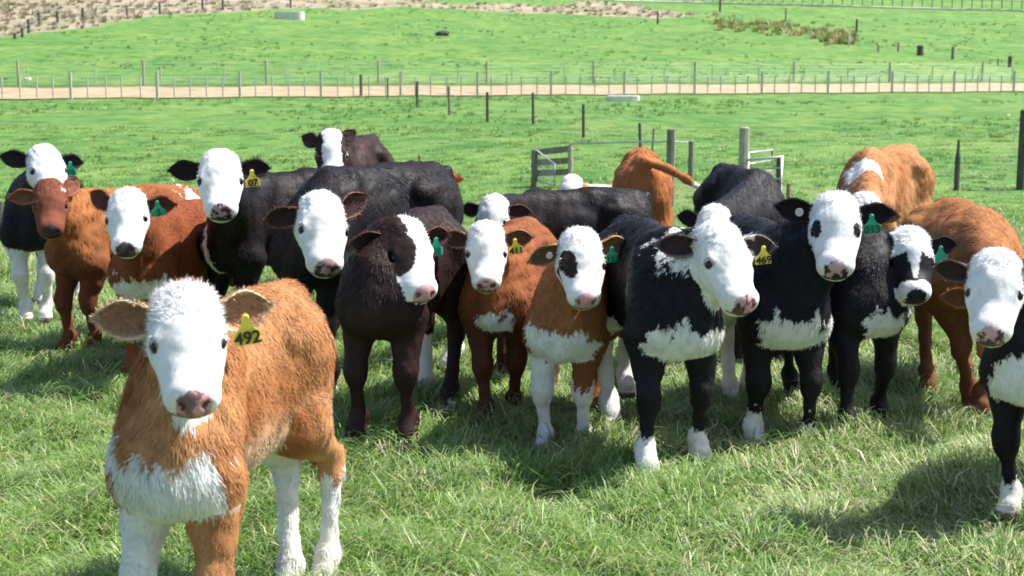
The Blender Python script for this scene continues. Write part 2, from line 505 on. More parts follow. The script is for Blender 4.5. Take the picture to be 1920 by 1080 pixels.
def hill_post(x, yt, yb, r, m, label):
    b = G(x, yb); h = float(P(x, yt, b[1])[2] - b[2])
    o = round_post(tuple(b), h, r, m); tag(o, label, 'post', 'single posts on the far hillside')
hp = [(1350, -6, 22, .16, WOODD, 'dark post at the top edge of the photo below the far fence'),
      (1473, 16, 42, .11, WOOD, 'thin post standing over the right end of the brown tussock patch'),
      (1606, 36, 60, .13, WOODD, 'dark post on the hillside right of the brown tussock patch'),
      (1591, 60, 88, .08, WOODP, 'thin pale post at the lower right end of the tussock patch'),
      (1233, 22, 45, .11, WOODD, 'small dark post at the right end of the dry bank'),
      (1647, 84, 97, .12, WOODL, 'short pale stump left of the two gully posts on the right hillside'),
      (1684, 80, 97, .09, WOOD, 'thin grey post left of the dark stump on the right hillside'),
      (1725, 86, 104, .28, WOODD, 'fat dark stump in the gully on the right hillside'),
      (1786, 88, 111, .13, WOOD, 'grey post right of the fat dark stump on the hillside'),
      (1893, 106, 126, .16, WOODD, 'dark short post near the right edge above the track'),
      (1871, 110, 124, .07, WOOD, 'thin short post just left of the dark one near the right edge'),
      (1203, -4, 14, .10, WOODP, 'white post at the top edge of the photo, left end of the far fence')]
for a in hp: hill_post(*a)

def bank_fence():
    root = fence_root('hillside_fence', (0, 0, 0), 'old wire fence of dark posts along the foot of the dry bank, upper left')
    pts = []
    for (x, yt, yb) in [(28, 62, 73), (42, 52, 70), (54, 36, 62), (73, 22, 47), (108, 22, 43), (156, 15, 40), (238, 12, 27), (300, 6, 27), (380, -6, 22), (418, -8, 19), (545, -4, 15)]:
        b = G(x, yb); pts.append(tuple(b)); round_post(tuple(b), float(P(x, yt, b[1])[2] - b[2]), .12, WOODD, root)
    wires(root, pts, 3, .012, [.3, .7, 1.1])
bank_fence()

def top_fence():
    root = fence_root('hilltop_fence', (0, 0, 0), 'close battened fence with a white bottom rail across the top right hillside')
    xs = np.linspace(1150, 1990, 46); pts = []
    for x in xs:
        yb = np.interp(x, [1150, 1300, 1500, 1700, 1990], [3, 7, 11, 17, 24])
        b = G(x, yb); pts.append(tuple(b))
    for p in pts:
        mb = MB(); mb.box((p[0], p[1], p[2] + .95), (.06, .06, .95)); mb.build('batten', WOOD, root)
    mb = MB(); mb.tube([Vector(p) + Vector((0, 0, .2)) for p in pts], .16, 6); mb.build('bottom_rail', WOODP, root)
    mb = MB(); mb.tube([Vector(p) + Vector((0, 0, 1.75)) for p in pts], .05, 5); mb.build('top_rail', WOOD, root)
top_fence()

# ------------------------------------------------------------------ grass
def lerp(a, b, t): return a + (b - a) * t
def vnoise(x, y, seed=0):
    r = np.random.default_rng(seed); v = 0
    for k in range(5):
        f = .6 * 1.9 ** k; a = r.uniform(0, 6.28, 4); an = r.uniform(0, 6.28)
        xx = x * math.cos(an) + y * math.sin(an); yy = -x * math.sin(an) + y * math.cos(an)
        v = v + (np.sin(f * xx + a[0] + 1.3 * np.sin(f * .7 * yy + a[1])) * np.sin(f * yy + a[2] + 1.1 * np.sin(f * .8 * xx + a[3]))) / 1.5 ** k
    return v / 1.6

def grass_material():
    m, nt, b = mat_new("grass_blades")
    N = nt.nodes; L = nt.links
    at = N.new("ShaderNodeAttribute"); at.attribute_name = "Col"
    L.new(at.outputs['Color'], b.inputs['Base Color'])
    b.inputs['Roughness'].default_value = .42; b.inputs['Specular IOR Level'].default_value = .45
    tr = N.new("ShaderNodeBsdfTranslucent"); L.new(at.outputs['Color'], tr.inputs['Color'])
    mx = N.new("ShaderNodeMixShader"); mx.inputs[0].default_value = .42
    out = N["Material Output"] if "Material Output" in N else N.get("Material Output")
    L.new(b.outputs[0], mx.inputs[1]); L.new(tr.outputs[0], mx.inputs[2]); L.new(mx.outputs[0], out.inputs['Surface'])
    return m
GRASSM = grass_material()

def grass_patch(name, n, y0, y1, hm, wd, power=1.0, seed=1, spread=.44, dry=.135, per=70):
    r = np.random.default_rng(seed)
    # blades grow in tufts: centres first, then blades radiating from each
    nt_ = n // per
    Yc = y0 * (y1 / y0) ** (r.random(nt_) ** power); Xc = (r.random(nt_) * 2 - 1) * (Yc * spread + .5)
    tr_ = r.uniform(.05, .15, nt_) * (1 + .03 * Yc); tcol = r.random(nt_); th_ = r.uniform(.55, 1.45, nt_); tdry = r.random(nt_)
    ti = r.integers(0, nt_, n)
    a0 = r.uniform(0, 6.283, n); r0 = np.sqrt(r.random(n))
    X = Xc[ti] + np.cos(a0) * r0 * tr_[ti]; Y = Yc[ti] + np.sin(a0) * r0 * tr_[ti]
    loose = r.random(n) < .22
    X = np.where(loose, (r.random(n) * 2 - 1) * (Y * spread + .5), X)
    cn = vnoise(X * 2.2, Y * 2.2, 3)
    big = vnoise(X * .9, Y * .9, 5)
    Z = terrain(X, Y) - .01
    h = hm * ((.5 + .6 * r.random(n)) * np.where(loose, .8, th_[ti]) + .2 * cn.clip(-1, 1) + .2 * big.clip(-1, 1)).clip(.3, 2)
    swirl = 2.6 * vnoise(X * .8, Y * .8, 9) + 1.2 * vnoise(X * 3.2, Y * 3.2, 11)
    ang = np.where(loose | (r.random(n) < .25), swirl + r.normal(0, 1.0, n), a0 + r.normal(0, .45, n))
    vx, vy = np.cos(ang) + .55 * np.cos(swirl), np.sin(ang) + .55 * np.sin(swirl); ang = np.arctan2(vy, vx)
    lean = (.25 + .9 * r0 + .7 * r.random(n) + .35 * vnoise(X * 1.7, Y * 1.7, 13)).clip(.1, 1.5)
    dx, dy = np.cos(ang), np.sin(ang)
    fa = ang + math.pi / 2 + r.normal(0, .7, n)
    sx, sy = np.cos(fa), np.sin(fa)
    W = wd * (.6 + .8 * r.random(n)) * (1 + .06 * Y)
    V = np.zeros((n, 7, 3)); C = np.zeros((n, 7, 4)); C[..., 3] = 1
    segs = [(0, 0, 1, 0), (.36, .10, .95, 1), (.72, .40, .7, 2)]
    for (hh, ll, ww, k) in segs:
        cx = X + dx * h * ll * lean; cy = Y + dy * h * ll * lean; cz = Z + h * (hh - .22 * ll * lean)
        V[:, 2 * k] = np.stack([cx - sx * W * ww / 2, cy - sy * W * ww / 2, cz], -1)
        V[:, 2 * k + 1] = np.stack([cx + sx * W * ww / 2, cy + sy * W * ww / 2, cz], -1)
    V[:, 6] = np.stack([X + dx * h * lean * .85, Y + dy * h * lean * .85, Z + h * (1 - .42 * lean)], -1)
    g1 = np.array([.10, .22, .030]); g2 = np.array([.39, .56, .14]); g3 = np.array([.34, .48, .24]); st = np.array([.72, .70, .42])
    a = (r.random(n) * .45 + .55 * tcol[ti] + .15 * big).clip(0, 1)[:, None]
    a = a ** 1.2; c = g1 * (1 - a) + g2 * a
    bl = (r.random(n) < .15 + .5 * (tdry[ti] > .7))[:, None]; c = np.where(bl, c * .4 + g3 * .6, c)
    dr = (r.random(n) < (dry + dry * 1.6 * (tdry[ti] < .18) + dry * (vnoise(X * 1.3, Y * 1.3, 21) > .25)))[:, None]
    c = np.where(dr, st * (.55 + .5 * r.random(n)[:, None]), c)
    far = sstep(9, 16, Y)[:, None]
    C[..., :3] = c[:, None, :]
    # blade colour: darker at the foot, brighter at the tip
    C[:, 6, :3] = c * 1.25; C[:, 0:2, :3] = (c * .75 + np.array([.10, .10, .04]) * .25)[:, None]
    base = np.arange(n)[:, None] * 7
    q = np.concatenate([base + np.array([[0, 1, 3, 2]]), base + np.array([[2, 3, 5, 4]])], 0)
    t = base + np.array([[4, 5, 6]])
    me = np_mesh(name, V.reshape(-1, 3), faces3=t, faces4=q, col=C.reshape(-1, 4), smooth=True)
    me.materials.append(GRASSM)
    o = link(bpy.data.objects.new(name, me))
    tag(o, kind='stuff'); return o
import os
Q = float(os.environ.get('GQ', '1'))
o = grass_patch('grass', int(560000 * Q), 2.2, 15, .115, .0034, power=.85, seed=1)
tag(o, 'lush tangled green grass with pale dry blades under and in front of the calves', 'grass')
o = grass_patch('distant_grass', int(120000 * Q), 11, 46, .085, .006, power=.8, seed=2, dry=.03)
tag(o, 'short bright green pasture grass between the herd and the gravel track', 'grass')

# dry bank tussocks and brown rush patch
def tussocks(name, pts, hs, palette, label, per=26, seed=4):
    r = np.random.default_rng(seed); Vs = []; Cs = []; Ts = []; nv = 0
    for (x, y), h in zip(pts, hs):
        z = float(terrain(x, y)); n = per
        a = r.uniform(0, 6.28, n); rr = h * .45 * np.sqrt(r.random(n)); b = np.stack([x + np.cos(a) * rr, y + np.sin(a) * rr, np.full(n, z - .05)], -1)
        d = np.stack([np.cos(a) * r.uniform(.2, .9, n), np.sin(a) * r.uniform(.2, .9, n), np.ones(n)], -1) * (h * r.uniform(.5, 1.1, n))[:, None]
        s = np.stack([-np.sin(a + r.normal(0, .8, n)), np.cos(a), np.zeros(n)], -1) * (h * .13)
        V = np.stack([b - s, b + s, b + d], 1).reshape(-1, 3)
        c = palette[r.integers(len(palette))] * r.uniform(.7, 1.2, (n, 1)); c = np.repeat(c, 3, 0)
        Vs.append(V); Cs.append(np.concatenate([c, np.ones((len(c), 1))], 1)); Ts.append(np.arange(n * 3).reshape(n, 3) + nv); nv += n * 3
    me = np_mesh(name, np.concatenate(Vs), faces3=np.concatenate(Ts), col=np.concatenate(Cs), smooth=False)
    me.materials.append(GRASSM); o = link(bpy.data.objects.new(name, me)); tag(o, label, 'dry grass', kind='stuff')
pts = []; r_ = np.random.default_rng(15)
while len(pts) < 4200:
    Y = float(r_.uniform(14, 74) if r_.random() < .62 else 82 * (2.6 ** r_.random())); X = r_.uniform(-.44, .44) * Y
    t = Y - .41 * X
    if 73.5 < t < 81 or scrub_mask(np.array(X), np.array(Y)) > .2: continue
    if vnoise(np.array(X * .35), np.array(Y * .25), 31) > -.15 + .5 * r_.random(): pts.append((X, Y))
hh_ = np.array([r_.uniform(.05, .13) * (1 + p[1] * .012) for p in pts])
green = [np.array(c) for c in ((.14, .28, .055), (.11, .235, .05), (.15, .29, .06), (.22, .33, .075), (.18, .30, .065))]
tussocks('pasture_tufts', pts, hh_, green, 'darker green grass tufts scattered over the paddocks behind the herd', per=13, seed=8)
pts = []; r_ = np.random.default_rng(5)
while len(pts) < 2200:
    Y = r_.uniform(90, 330); ph = r_.uniform(-.40, .13); X = ph * Y
    if scrub_mask(np.array(X), np.array(Y)) > .5: pts.append((X, Y))
beige = [np.array(c) for c in ((.42, .34, .25), (.48, .40, .30), (.37, .29, .21), (.31, .26, .17), (.50, .42, .33), (.18, .20, .08), (.24, .26, .11))]
tussocks('dry_scrub', pts, r_.uniform(.2, .6, len(pts)), beige, 'pale beige dry scrub covering the bank along the top of the hillside')
pts = []
for k in range(150):
    x = r_.uniform(1335, 1600); yc = np.interp(x, [1335, 1420, 1500, 1600], [44, 52, 60, 76]); yy = yc + r_.normal(0, 7)
    q = G(x, yy); pts.append((q[0], q[1]))
brown = [np.array(c) for c in ((.26, .30, .08), (.42, .36, .18), (.22, .22, .07), (.46, .40, .24), (.2, .27, .07))]
tussocks('rush_patch', pts, r_.uniform(.4, .9, len(pts)), brown, 'patch of brown and olive rushes on the hillside, upper right')

# ------------------------------------------------------------------ calves
def fur_material():
    m, nt, b = mat_new("calf_coat")
    N = nt.nodes; L = nt.links
    at = N.new("ShaderNodeAttribute"); at.attribute_name = "Col"
    tc = N.new("ShaderNodeTexCoord")
    n1 = N.new("ShaderNodeTexNoise"); n1.inputs['Scale'].default_value = 26; n1.inputs['Detail'].default_value = 6
    n1.inputs['Roughness'].default_value = .65
    mp = N.new("ShaderNodeMapping"); mp.inputs['Scale'].default_value = (1.2, 1.2, .55)
    L.new(tc.outputs['Object'], mp.inputs[0]); L.new(mp.outputs[0], n1.inputs['Vector'])
    rp = N.new("ShaderNodeMapRange"); rp.inputs['From Min'].default_value = .3; rp.inputs['From Max'].default_value = .7
    rp.inputs['To Min'].default_value = .86; rp.inputs['To Max'].default_value = 1.1
    L.new(n1.outputs[0], rp.inputs['Value'])
    mx = N.new("ShaderNodeVectorMath"); mx.operation = 'MULTIPLY'
    L.new(at.outputs['Color'], mx.inputs[0]); L.new(rp.outputs[0], mx.inputs[1])
    L.new(mx.outputs[0], b.inputs['Base Color'])
    L.new(at.outputs['Alpha'], b.inputs['Roughness'])
    b.inputs['Specular IOR Level'].default_value = .16
    bp = N.new("ShaderNodeBump"); bp.inputs['Strength'].default_value = .35; bp.inputs['Distance'].default_value = .006
    L.new(n1.outputs[0], bp.inputs['Height']); L.new(bp.outputs[0], b.inputs['Normal'])
    return m
FUR = fur_material()
EYE = simple_mat("eye_surface", (.012, .009, .010), .08, .1, 20)
TAGY = simple_mat("yellow_tag_plastic", (.74, .64, .09), .5, .14, 40)
TAGG = simple_mat("green_tag_plastic", (.02, .36, .22), .5, .14, 40)
INK = simple_mat("tag_ink", (.02, .02, .015), .6, .1, 40)
INKG = simple_mat("tag_ink_green", (.01, .10, .05), .6, .1, 40)

def smin(a, b, k):
    h = np.maximum(k - np.abs(a - b), 0) / k
    return np.minimum(a, b) - h * h * k * .25

class Field:
    def __init__(s): s.pr = []
    def cone(s, a, b, ra, rb, k=.04, frame=None, sc_=None, reg='torso', cut=False):
        s.pr.append((np.asarray(a, float), np.asarray(b, float), ra, rb, k, frame, None if sc_ is None else np.asarray(sc_, float), reg, cut))
    @staticmethod
    def dist(pr, p):
        a, b, ra, rb, k, fr, scl, reg, cut = pr
        c = (a + b) / 2
        q = p - c; d = b - a
        if fr is not None: q = q @ fr; d = d @ fr
        if scl is not None: q = q / scl; d = d / scl
        A = -d / 2; L = float(d @ d)
        if L < 1e-12: t = np.zeros(q.shape[:-1]); v = q
        else:
            t = (((q - A) @ d) / L).clip(0, 1); v = q - A - t[..., None] * d
        r = ra + (rb - ra) * t
        dd = np.sqrt((v * v).sum(-1)) - r
        if scl is not None: dd = dd * (scl.min() * .5 + scl.mean() * .5)
        return dd
    def bbox(s, pr, m):
        a, b, ra, rb, k, fr, scl, reg, cut = pr
        R = max(ra, rb) * (1 if scl is None else max(1, scl.max())) + m
        return np.minimum(a, b) - R, np.maximum(a, b) + R
    def evaluate(s, h):
        lo = np.min([s.bbox(p, .02)[0] for p in s.pr if not p[8]], 0); hi = np.max([s.bbox(p, .02)[1] for p in s.pr if not p[8]], 0)
        n = np.ceil((hi - lo) / h).astype(int) + 2
        D = np.full(n, .2, dtype=np.float32)
        for pr in s.pr:
            bl, bh = s.bbox(pr, pr[4] + 2 * h)
            i0 = np.maximum(((bl - lo) / h).astype(int), 0); i1 = np.minimum(((bh - lo) / h).astype(int) + 2, n)
            if (i1 <= i0).any(): continue
            g = np.stack(np.meshgrid(*[lo[k] + h * np.arange(i0[k], i1[k]) for k in range(3)], indexing='ij'), -1)
            d = s.dist(pr, g); sl = tuple(slice(i0[k], i1[k]) for k in range(3))
            if pr[8]: D[sl] = -smin(-D[sl], d, pr[4])
            else: D[sl] = smin(D[sl], d, pr[4])
        return D, lo

def surface_nets(D, lo, h):
    n = np.array(D.shape); S = D < 0
    c = np.zeros(tuple(n - 1), dtype=np.int8)
    offs = [(i, j, k) for i in (0, 1) for j in (0, 1) for k in (0, 1)]
    for (i, j, k) in offs: c += S[i:n[0] - 1 + i, j:n[1] - 1 + j, k:n[2] - 1 + k]
    act = (c > 0) & (c < 8)
    I = np.argwhere(act); idx = np.full(tuple(n - 1), -1, dtype=np.int32); idx[act] = np.arange(len(I))
    vals = np.stack([D[I[:, 0] + i, I[:, 1] + j, I[:, 2] + k] for (i, j, k) in offs], 1).astype(float)
    acc = np.zeros((len(I), 3)); cnt = np.zeros(len(I))
    for a in range(8):
        for b in range(a + 1, 8):
            oa, ob = np.array(offs[a]), np.array(offs[b])
            if np.abs(oa - ob).sum() != 1: continue
            cr = (vals[:, a] < 0) != (vals[:, b] < 0)
            t = np.where(cr, vals[:, a] / np.where(cr, vals[:, a] - vals[:, b], 1), 0)
            acc += np.where(cr[:, None], oa + t[:, None] * (ob - oa), 0); cnt += cr
    V = lo + h * (I + acc / cnt[:, None])
    F = []
    for ax in range(3):
        u, v = (ax + 1) % 3, (ax + 2) % 3
        s0 = [slice(1, -1)] * 3; s1 = [slice(1, -1)] * 3
        s0[ax] = slice(0, n[ax] - 1); s1[ax] = slice(1, n[ax])
        A = S[tuple(s0)]; B = S[tuple(s1)]
        E = np.argwhere(A != B); flip = A[tuple(E.T)]
        base = E.copy(); base[:, u] += 1; base[:, v] += 1
        def cell(du, dv):
            q = base.copy(); q[:, u] -= du; q[:, v] -= dv
            return idx[q[:, 0], q[:, 1], q[:, 2]]
        q = np.stack([cell(1, 1), cell(0, 1), cell(0, 0), cell(1, 0)], 1)
        q[~flip] = q[~flip][:, ::-1]
        F.append(q)
    return V, np.concatenate(F)

def laplace(V, F, it=1, w=.5):
    n = len(V)
    a = np.concatenate([F[:, 0], F[:, 1], F[:, 2], F[:, 3]]); b = np.concatenate([F[:, 1], F[:, 2], F[:, 3], F[:, 0]])
    deg = np.bincount(a, minlength=n) + np.bincount(b, minlength=n); deg = np.maximum(deg, 1)
    for _ in range(it):
        S = np.zeros_like(V)
        for k in range(3):
            S[:, k] = np.bincount(a, V[b, k], n) + np.bincount(b, V[a, k], n)
        V = V * (1 - w) + w * S / deg[:, None]
    return V

def vnormals(V, F):
    fn = np.cross(V[F[:, 2]] - V[F[:, 0]], V[F[:, 3]] - V[F[:, 1]])
    N = np.zeros_like(V)
    for k in range(3):
        for j in range(4): N[:, k] += np.bincount(F[:, j], fn[:, k], len(V))
    return N / np.maximum(np.linalg.norm(N, axis=1, keepdims=True), 1e-9)

def n3(p, f, seed=0):
    r = np.random.default_rng(seed); v = 0
    for k in range(3):
        M = r.normal(0, 1, (3, 3)); ph = r.uniform(0, 6.28, 3)
        q = np.sin(p @ M * f * 1.7 ** k + ph); v = v + (q[:, 0] * q[:, 1] + q[:, 2] * .5) / 1.5 ** k
    return v / 1.5

ORANGE = (.365, .135, .050); TAN = (.52, .260, .115); RED = (.22, .060, .026); BROWN = (.24, .080, .032)
BLACK = (.013, .012, .0155); DBROWN = (.026, .0145, .0135); WHITE = (.82, .815, .79); PINK = (.62, .32, .31)

def unit(v): v = np.asarray(v, float); return v / np.linalg.norm(v)

def make_calf(sp):
    s = sp.get('s', 1.0); hd = math.radians(sp['hd']); seed = sp.get('seed', 1); r = np.random.default_rng(seed + 100)
    fwd = np.array([math.sin(hd), -math.cos(hd), 0]); left = np.array([math.cos(hd), math.sin(hd), 0])
    Rw = np.stack([fwd, left, [0, 0, 1]], 1)           # columns: local axes in world
    # feet
    if 'ff' in sp:
        fR, fL = [G(*q) for q in sp['ff']]; mid = (fR + fL) / 2; O = mid - fwd * .30 * s
    else:
        O = np.array([sp['at'][0], sp['at'][1], 0.])
    O[2] = float(terrain(O[0], O[1]))
    loc = lambda p: (np.asarray(p) - O) @ Rw
    H = sp.get('h', 1.0)                                # leg/height stretch
    def zz(z): return z * s * H
    feet = {'fl': np.array([.30 * s, .11 * s, 0]), 'fr': np.array([.30 * s, -.11 * s, 0]),
            'hl': np.array([-.40 * s, .12 * s, 0]), 'hr': np.array([-.36 * s, -.12 * s, 0])}
    if 'ff' in sp: feet['fr'] = loc(fR); feet['fl'] = loc(fL)
    for k in ('hl', 'hr'):
        if k in sp: feet[k] = loc(G(*sp[k]))
    for k in feet: feet[k][2] = 0.0
    f = Field()
    W = sp.get('w', .80)
    ysc = (1, .80 * W, 1)
    # torso
    f.cone((.18 * s, 0, zz(.655)), (-.26 * s, 0, zz(.65)), .175 * s, .182 * s, .06, None, ysc)
    f.cone((.03 * s, 0, zz(.60)), (-.12 * s, 0, zz(.60)), .198 * s, .195 * s, .06, None, (1, .76 * W, 1))
    f.cone((.20 * s, 0, zz(.79)), (-.15 * s, 0, zz(.775)), .055 * s, .05 * s, .08, None, (1, .8, 1))
    f.cone((-.15 * s, 0, zz(.785)), (-.42 * s, 0, zz(.80)), .055 * s, .05 * s, .08)
    f.cone((-.44 * s, 0, zz(.80)), (-.49 * s, 0, zz(.79)), .036 * s, .03 * s, .04)
    f.cone((.28 * s, 0, zz(.59)), (.335 * s, 0, zz(.57)), .130 * s, .085 * s, .06, None, (1, .85 * W, 1))
    f.cone((.34 * s, 0, zz(.51)), (.26 * s, 0, zz(.475)), .055 * s, .065 * s, .05, None, (1, .9, 1))
    for q in (1, -1):
        f.cone((.355 * s, .100 * s * q * W, zz(.575)), (.345 * s, .105 * s * q * W, zz(.545)), .052 * s, .050 * s, .045)
        f.cone((.26 * s, .125 * s * q * W, zz(.60)), (.14 * s, .070 * s * q, zz(.80)), .045 * s, .035 * s, .05)
        f.cone((-.20 * s, .150 * s * q * W, zz(.745)), (-.24 * s, .155 * s * q * W, zz(.735)), .030 * s, .032 * s, .05)
        kk = 'l' if q > 0 else 'r'
        f.cone((.31 * s, .095 * s * q * W, zz(.52)), (.20 * s, .055 * s * q, zz(.74)), .098 * s, .07 * s, .06)
        f.cone((-.26 * s, .095 * s * q * W, zz(.765)), (-.27 * s, .10 * s * q * W, zz(.74)), .045 * s, .05 * s, .07)
        f.cone((-.34 * s, .075 * s * q * W, zz(.66)), (-.33 * s, .10 * s * q * W, zz(.50)), .14 * s, .095 * s, .06, None, (1.05, .85, 1))
        f.cone((-.46 * s, .05 * s * q, zz(.73)), (-.46 * s, .055 * s * q, zz(.62)), .045 * s, .06 * s, .06)
        # front leg
        ft = feet['f' + kk]; el_ = np.array([.265 * s, .122 * s * q * W, zz(.485)])
        kn = el_ * .42 + ft * .58 + np.array([.035 * s, 0, 0]); kn[2] = zz(.275)
        fe = kn * .12 + ft * .88 + np.array([-.012 * s, 0, 0]); fe[2] = zz(.095)
        ho = ft + np.array([.02 * s, 0, .025])
        R_ = 'f' + kk
        f.cone(el_, kn + [0, 0, .05], .084 * s, .037 * s, .035, reg=R_); f.cone(kn + [0.006, 0, .015], kn - [0, 0, .018 * s], .046 * s, .042 * s, .018, reg=R_)
        f.cone(el_, kn, .052 * s, .034 * s, .03, reg=R_)
        f.cone(kn - [.004, 0, .03 * s], fe, .029 * s, .027 * s, .02, reg=R_); f.cone(fe, fe, .039 * s, .039 * s, .02, reg=R_)
        f.cone(fe, ho + [0, 0, .02], .031 * s, .042 * s, .015, reg=R_)
        for t2 in (-1, 1): f.cone(ho + [.012, t2 * .017 * s, 0], ho + [.03 * s, t2 * .017 * s, -.008], .027 * s, .021 * s, .008, reg=R_)
        # hind leg
        ft = feet['h' + kk]; st_ = np.array([-.27 * s, .115 * s * q * W, zz(.50)])
        hk = ft * .75 + np.array([-.40 * s, .10 * s * q, 0]) * .25 + np.array([-.075 * s, 0, 0]); hk[2] = zz(.345)
        fe = ft + np.array([-.025 * s, 0, 0]); fe[2] = zz(.10); ho = ft + np.array([.02 * s, 0, .025])
        R_ = 'h' + kk
        f.cone(st_ - [.03, 0, 0], hk + [.012, 0, .03], .092 * s, .037 * s, .04, reg=R_)
        f.cone(hk + [-.012, 0, .02], hk - [0, 0, .03 * s], .038 * s, .038 * s, .02, reg=R_)
        f.cone(hk, fe, .031 * s, .027 * s, .02, reg=R_); f.cone(fe, fe, .038 * s, .038 * s, .02, reg=R_)
        f.cone(fe, ho + [0, 0, .02], .035 * s, .040 * s, .015, reg=R_)
        for t2 in (-1, 1): f.cone(ho + [.012, t2 * .017 * s, 0], ho + [.03 * s, t2 * .017 * s, -.008], .027 * s, .021 * s, .008, reg=R_)
    # tail
    tl = sp.get('tail', [(-.515, 0, .80), (-.55, .01, .66), (-.54, .02, .50), (-.535, .03, .40)])
    tl = [np.array([a * s, b * s, zz(c)]) for a, b, c in tl]
    for i in range(len(tl) - 1):
        f.cone(tl[i], tl[i + 1], (.026 - .004 * i) * s, (.022 - .004 * i + (.014 if i == len(tl) - 2 else 0)) * s, .02, reg='tail')
    f.cone(tl[-1], tl[-1] + (tl[-1] - tl[-2]) * .6, .026 * s, .012 * s, .02, reg='tail')
    # head
    hs = s * sp.get('hs', 1.0) * .97; kv = 1 + r.uniform(-.06, .03); ku = 1 + r.uniform(-.03, .04)
    _e = P(*sp['eye']); HY = sp['hr3'][0] - math.degrees(math.atan2(_e[0], _e[1]))   # head turn, measured from facing the camera person
    yaw, pit, rol = [math.radians(a) for a in (HY, 41 + (sp['hr3'][1] - 58) * .6, sp['hr3'][2])]
    a_w = np.array([math.sin(yaw) * math.cos(pit), -math.cos(yaw) * math.cos(pit), -math.sin(pit)])
    n_w = np.array([math.sin(yaw) * math.sin(pit), -math.cos(yaw) * math.sin(pit), math.cos(pit)])
    l_w = np.cross(n_w, a_w)
    if rol:
        c_, s_ = math.cos(rol), math.sin(rol); n_w, l_w = n_w * c_ + l_w * s_, l_w * c_ - n_w * s_
    Hl = np.stack([a_w @ Rw, l_w @ Rw, n_w @ Rw], 1)     # head axes in calf-local coords (columns)
    # eye midpoint at the given world point
    Ew = P(*sp['eye']); E = loc(Ew); HO = E - Hl @ (np.array([.142, 0, -.03]) * hs); Hq = Hl * np.array([[ku, kv, 1.]]); Hl0 = Hl
    hp_ = lambda u, v, w_: HO + Hq @ (np.array([u, v, w_]) * hs)
    def hc(a, b, ra, rb, k=.03, sc_=None, cut=False): f.cone(hp_(*a), hp_(*b), ra * hs, rb * hs, k * hs, Hl, sc_, 'head', cut)
    # neck
    N0 = np.array([.27 * s, 0, zz(.645)]); J = hp_(.045, 0, -.10)
    nd = unit(J - N0); side = unit(np.cross([0, 0, 1.], nd)); up = np.cross(nd, side); NF = np.stack([nd, side, up], 1)
    f.cone(N0, J, .150 * s, .084 * s, .05, NF, (1, .80, 1.0), 'neck')
    f.cone((.36 * s, 0, zz(.53)), hp_(.09, 0, -.14), .10 * s, .045 * s, .05, NF, (1, .6, 1), 'neck')
    f.cone((.19 * s, 0, zz(.79)), hp_(-.015, 0, -.07), .055 * s, .045 * s, .06, NF, (1, .9, 1), 'neck')
    hc((.050, 0, -.066), (.105, 0, -.068), .083, .081, .03, (1, 1.03, 1))
    hc((.020, 0, -.034), (.095, 0, -.030), .056, .050, .05, (1, 1.24, 1))
    hc((.11, 0, -.050), (.15, 0, -.052), .044, .038, .04, (1, 1.75, 1))
    for q in (1, -1):
        hc((.128, .061 * q, -.050), (.144, .061 * q, -.054), .034, .031, .022)
        hc((.10, .046 * q, -.112), (.160, .036 * q, -.108), .048, .038, .04)
    for q in (1, -1):
        hc((.105, .058 * q, -.024), (.138, .080 * q, -.027), .020, .014, .010)
        hc((.165, .074 * q, -.060), (.225, .058 * q, -.082), .019, .015, .014)
    hc((.12, 0, -.074), (.262, 0, -.074), .066, .052, .03, (1, 1.16, 1))
    hc((.15, 0, -.095), (.255, 0, -.092), .055, .048, .03, (1, 1.18, 1))
    hc((.08, 0, -.140), (.270, 0, -.106), .050, .034, .035)
    hc((.288, 0, -.074), (.284, 0, -.082), .045, .045, .03, (1, 1.42, 1.04))
    hc((.282, 0, -.120), (.272, 0, -.124), .026, .026, .012, (1.1, 1.65, .9))
    for q in (1, -1):
        hc((.132, .092 * q, -.038), (.156, .092 * q, -.040), .014, .012, .008, None, True)
        hc((.332, .028 * q, -.056), (.324, .037 * q, -.066), .011, .010, .008, None, True)
    hc((.322, -.052, -.110), (.332, 0, -.102), .0052, .0052, .006, None, True)
    hc((.322, .052, -.110), (.332, 0, -.102), .0052, .0052, .006, None, True)
    step = sp.get('res', .0075)
    D, lo = f.evaluate(step); V, F = surface_nets(D, lo, step); V = laplace(V, F, 1, .45)
    # regions
    regs = ['torso', 'neck', 'head', 'fl', 'fr', 'hl', 'hr', 'tail']
    DD = np.full((len(V), len(regs)), 9.)
    for pr in f.pr:
        if pr[8]: continue
        k = regs.index(pr[7]); DD[:, k] = np.minimum(DD[:, k], f.dist(pr, V))
    reg = DD.argmin(1)
    Nn = vnormals(V, F)
    rough = sp.get('rough', .0060)
    V = V + Nn * (n3(V, 28, seed)[:, None] * rough * .5 + n3(V, 9, seed + 3)[:, None] * rough * .6) * (reg != 2)[:, None]
    V = V + Nn * (n3(V, 45, seed)[:, None] * .0012 + ((n3(V, 75, seed + 4) * .0028) * (1 - sstep(.07, .13, ((V - HO) @ Hl)[:, 0] / hs)))[:, None]) * (reg == 2)[:, None]
    U = ((V - HO) @ Hl) / hs / np.array([ku, kv, 1.])                             # head coords
    T = V / s; T[:, 2] = V[:, 2] / (s * H)
